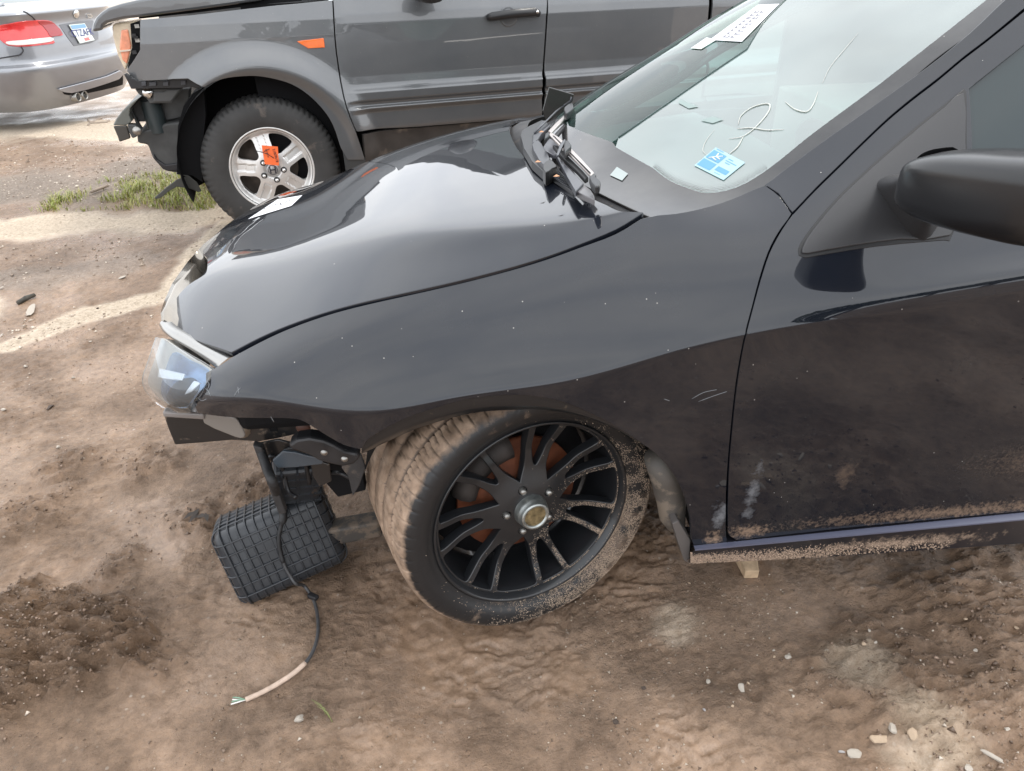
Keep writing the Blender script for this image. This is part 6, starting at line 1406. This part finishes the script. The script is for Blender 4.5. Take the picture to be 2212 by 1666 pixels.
n1_ = MB(); n1_.lathe([(0, -.09), (.14, -.09), (.14, -.11), (.20, -.12)], O, FH.n, FH.e, 40); n1_.build('brake_disc', mat('brown disc', (.07, .055, .045), .6, var=.3, vscale=20), sw)
# orange tag
M_org = mat('orange tag card', (.90, .16, .04), .6, var=.06, vscale=30)
tg = thing('paper_tag', 'orange numbered tag tied to the wheel of the grey SUV', 'tag', FH.hit(582, 335, .04))
T1 = [(565, 314), (600, 317), (603, 358), (572, 355)]
slab('card', FH, T1, .035, .0012, M_org, tg, 0)
P0 = FH.hit(595, 336, .0365); text('print', '21009618', M_ink, .018, P0, -KZ+FH.e*.08, FH.e, tg)
text('print', '21C9T24', M_ink, .012, FH.hit(577, 331, .0365), -KZ+FH.e*.08, FH.e, tg)
tt_ = MB(); tt_.tube([FH.hit(553, 326, .02), FH.hit(566, 329, .03), FH.hit(582, 322, .045)], .002, 6); tt_.tube([FH.hit(563, 328, .03), FH.hit(578, 333, .045), FH.hit(592, 342, .04)], .0018, 6); tt_.build('tie', M_ink, tg, kind='stuff')
# ================================================================== paper on the black hood
HQ = [(628, 424), (651, 425), (626, 447), (532, 476)]
HQ = [(600, 432), (654, 423), (630, 446), (536, 475)]
hf = onsurf(LH, .001)
decal('paper_label', HQ, M_white, car, hf, .0008, 'white label with scribbled print on the far slope of the hood', 10)
rc = []; q = random.Random(2)
for i in range(14): s = .05+i*.06; tt = q.uniform(.2, .5); rc += [(s, tt, s+.035, tt+.05), (s+q.uniform(0, .02), tt, s+.012, tt+.3)]
subs(HQ, hf, rc, 'label_print', M_ink, car, .0018)
# ================================================================== SILVER SEDAN (left background)
d = ray(172, 73); PB = CAM+d/(d@FW)*6.9; AB = R(78)
FB = Frame(PB, AB); print('plate at', PB)
dz_ = PB[2]-.80
plan = [(.80, -.12), (.5, .0), (0, .05), (-.45, .02), (-.68, -.05), (-.80, -.16), (-.86, -.32), (-.88, -.6), (-.89, -.95), (-.89, -1.6)]
prf = [(.20, -.10), (.30, -.03), (.42, .02), (.52, .045), (.585, .045), (.61, .0), (.66, -.02), (.78, -.03), (.92, -.05), (1.0, -.03), (1.03, -.07), (1.06, -.25), (1.08, -.5)]
G = []; pl = np.array(plan); tn = np.gradient(pl, axis=0); tn /= np.linalg.norm(tn, axis=1)[:, None]; nr = np.c_[tn[:, 1], -tn[:, 0]]
nr = np.where((nr[:, 1:]*1+0 > -9), nr, nr); nr = -nr if nr[2][1] < 0 else nr
for (c, n) in zip(pl, nr):
    G.append([FB.O*np.array([1, 1, 0])+FB.e*(c[0]+n[0]*o_)+FB.n*(c[1]+n[1]*o_)+np.array([0, 0, z+dz_]) for (z, o_) in prf])
SBM = Surf(range(len(pl)), range(len(prf)), G, (140, 90))
M_slv = paint('silver blue paint', (.26, .27, .29), 0, rough=.35, dust=.10, metal=.6, dustscale=2)
bmw = thing('silver_sedan', 'silver sedan seen from its rear corner at the left edge of the yard', 'car', PB*np.array([1, 1, 0])+np.array([-1, 0, 0]))
c0 = SBM(np.array([[3, 4.]]))
if c0[1][0]@(PB-CAM) > 0: SBM.sign = -1
panel('body', SBM, [(0, 0), (0, 12), (9, 12), (9, 0)], M_slv, bmw, su=.12, sv=.3, thick=.02)
zb = lambda *p: [(x*.1692, y*.1692) for x, y in p]
def bpan(nm, pts, m, o_, parent=bmw, n=2, **k):
    return panel(nm, SBM.off(o_), SBM.hits(cr_(pts, n, True) if n > 1 else pts, 1), m, parent, su=.12, sv=.3, thick=.012, bev=.003, **k)
M_red = mat('red tail lamp', (.62, .03, .03), .15, coat=1, var=.2, vscale=12)
tlamp = bpan('tail_light', zb((-60, 350), (120, 305), (330, 270), (560, 262), (650, 280), (700, 320), (785, 430), (770, 455), (640, 478), (690, 545), (600, 565), (330, 592), (100, 580), (0, 500), (-80, 470)), M_red, .012, n=2)
bpan('reversing_light', zb((85, 540), (300, 520), (630, 485), (660, 520), (560, 545), (300, 575), (120, 570)), mat('cream lens', (.75, .66, .62), .2, coat=1), .018, tlamp, 2)
bpan('inner_lamp', zb((470, 275), (560, 268), (650, 285), (700, 325), (782, 432), (640, 470), (600, 420), (540, 340)), mat('dark red lamp', (.34, .015, .02), .15, coat=1), .017, tlamp, 2)
M_seam = mat('panel seam', (.03, .03, .035), .5)
def bline(nm, pts, r=.006, m=M_seam, o_=.004):
    k = MB(); pp = SBM.hits(pts, 3); P = SBM.off(o_)(np.array(pp))[0]; k.tube(list(P), r, 6); return k.build(nm, m, bmw)
bline('trunk_seam', zb((300, 150), (360, 180), (420, 225), (455, 270)))
bline('bumper_seam', zb((-80, 760), (0, 745), (150, 720), (250, 700), (290, 660), (290, 630), (270, 600)))
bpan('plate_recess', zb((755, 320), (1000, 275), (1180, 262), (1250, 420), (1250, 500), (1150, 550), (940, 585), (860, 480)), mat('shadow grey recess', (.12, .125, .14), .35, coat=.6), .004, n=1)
PQ = zb((860, 322), (1058, 303), (1185, 515), (1000, 557))
fB = lambda px, py: (lambda uv: (SBM(np.array([uv]))[0][0], SBM(np.array([uv]))[1][0]))(SBM.hit(px, py))
pp_ = [fB(*p)[0]+SBM(np.array([SBM.hit(*p)]))[1][0]*.02 for p in PQ]
pe = pp_[1]-pp_[0]; pu = pp_[0]-pp_[3]; pn_ = np.cross(pe, pu); pn_ /= np.linalg.norm(pn_)
if pn_@(PB-CAM) > 0: pn_ = -pn_
print('plate size', np.linalg.norm(pe), np.linalg.norm(pu))
pt = mesh('number_plate', pp_+[p-pn_*.006 for p in pp_], [(0, 1, 2, 3), (7, 6, 5, 4), (0, 4, 5, 1), (1, 5, 6, 2), (2, 6, 7, 3), (3, 7, 4, 0)], mat('plate white', (.72, .78, .74), .4), bmw, False)
def plq(nm, s0, t0, s1, t1, m):
    f = lambda s, t: (pp_[0]*(1-s)+pp_[1]*s)*(1-t)+(pp_[3]*(1-s)+pp_[2]*s)*t+pn_*.002
    return mesh(nm, [f(s0, t0), f(s1, t0), f(s1, t1), f(s0, t1)], [(0, 1, 2, 3)], m, pt, False)
plq('plate_band', .04, .04, .96, .24, mat('plate blue', (.20, .38, .62), .4)); plq('plate_badge', .40, .78, .72, .94, mat('plate red', (.6, .2, .2), .5))
cpt = (pp_[0]+pp_[1]+pp_[2]+pp_[3])/4+pn_*.003
text('plate_number', 'CTZAFK', mat('plate navy', (.03, .04, .2), .5), np.linalg.norm(pu)*.50, cpt, pe, pu, pt)
ob = fB(*zb((968, 183))[0]); k = MB(); k.lathe([(0, .012), (.03, .012), (.034, .008), (.041, .006), (.041, 0)], ob[0]+ob[1]*.004, ob[1], np.cross(ob[1], (0, 0, 1))/np.linalg.norm(np.cross(ob[1], (0, 0, 1))), 24); k.build('round_badge', M_chrome, bmw)
ob2 = fB(*zb((1130, 205))[0]); text('trunk_lettering', '328i', M_chrome, .05, ob2[0]+ob2[1]*.012, FB.e, (0, 0, 1), bmw, .003)
bpan('bumper_lip', zb((730, 1135), (850, 1105), (1100, 1040), (1350, 970), (1510, 900), (1560, 930), (1500, 1000), (1300, 1070), (1100, 1130), (900, 1175), (800, 1165)), mat('light lip paint', (.33, .34, .37), .3, metal=.5, coat=1), .02, n=1)
bpan('diffuser', zb((800, 1175), (1100, 1130), (1500, 1005), (1560, 960), (1560, 1080), (1100, 1190), (870, 1210), (820, 1200)), M_dark, .006, n=1)
for (x, y) in ((945, 1240), (1032, 1215)):
    p = FB.hit(x*.1692, y*.1692, -.02); k = MB(); k.lathe([(.030, -.25), (.040, -.2), (.040, .05), (.036, .052), (.032, .04), (.03, -.1), (0, -.1)], p, FB.n, FB.k, 20); k.build('exhaust_pipe', M_steel, bmw)
k = MB(); k.box(FB.P(0, .45+dz_, -1.2), 1.2, 1.9, .26, [FB.e, FB.n, FB.k]); k.build('underbody', M_dark, bmw, False)
V = [SBM.pos([(2, 12)])[0], SBM.pos([(4, 12)])[0], SBM.pos([(6, 12)])[0]]
gp_ = [FB.P(q_, z+dz_, o_) for q_, z, o_ in ((-.72, 1.08, -.62), (.6, 1.08, -.50), (.45, 1.36, -1.15), (-.58, 1.36, -1.25))]
mesh('rear_window', gp_, [(0, 1, 2, 3)], gl_, bmw)
mesh('roof', [FB.P(q_, z+dz_, o_) for q_, z, o_ in ((.45, 1.36, -1.15), (-.58, 1.36, -1.25), (-.58, 1.38, -2.4), (.5, 1.38, -2.4))], [(0, 1, 2, 3)], M_slv, bmw)
V, F = tyre_mesh(FB.P(-.60, .30+dz_, -1.3)-0*FB.e, -FB.e, FB.n, .32, .21, .22, 40); tyb = mesh('rear_tyre', V, F, M_rub, bmw)
# ================================================================== beyond the frame: trees reflected in the paint
def tree(x, y, h, seed, me_=None):
    q = np.random.RandomState(seed); t_ = thing('tree', 'leafy tree seen only as a dark reflection in the black paint', 'tree', (x, y, 0), 'trees reflected in the car paint')
    k = MB(); k.tube([(x, y, -.1), (x+.1, y, h*.3), (x, y+.1, h*.7)], [.2, .15, .06], 8); k.build('trunk', mat('bark', (.06, .045, .035), .9), t_)
    n = 1500; d = q.normal(size=(n, 3)); d /= np.linalg.norm(d, axis=1)[:, None]; r = q.rand(n)**.45; P = d*r[:, None]*np.array([h*.34, h*.34, h*.36])*(1+.35*np.sin(d[:, :1]*7+seed)*np.cos(d[:, 2:]*5)); P += [x, y, h*.62]
    a = q.normal(size=(n, 3))*.13; b_ = q.normal(size=(n, 3))*.13; V = np.stack([P-a, P+b_, P+a, P-b_], 1).reshape(-1, 3); F = np.arange(4*n).reshape(-1, 4)
    mesh('crown', V, F, mat('dark leaves', (.035, .055, .02), .6), t_, False)
for i in range(8):
    tree(5.0+i*2.6+rnd.uniform(-.6, .6), -21-rnd.uniform(0, 3), rnd.uniform(4.8, 6.6), i)
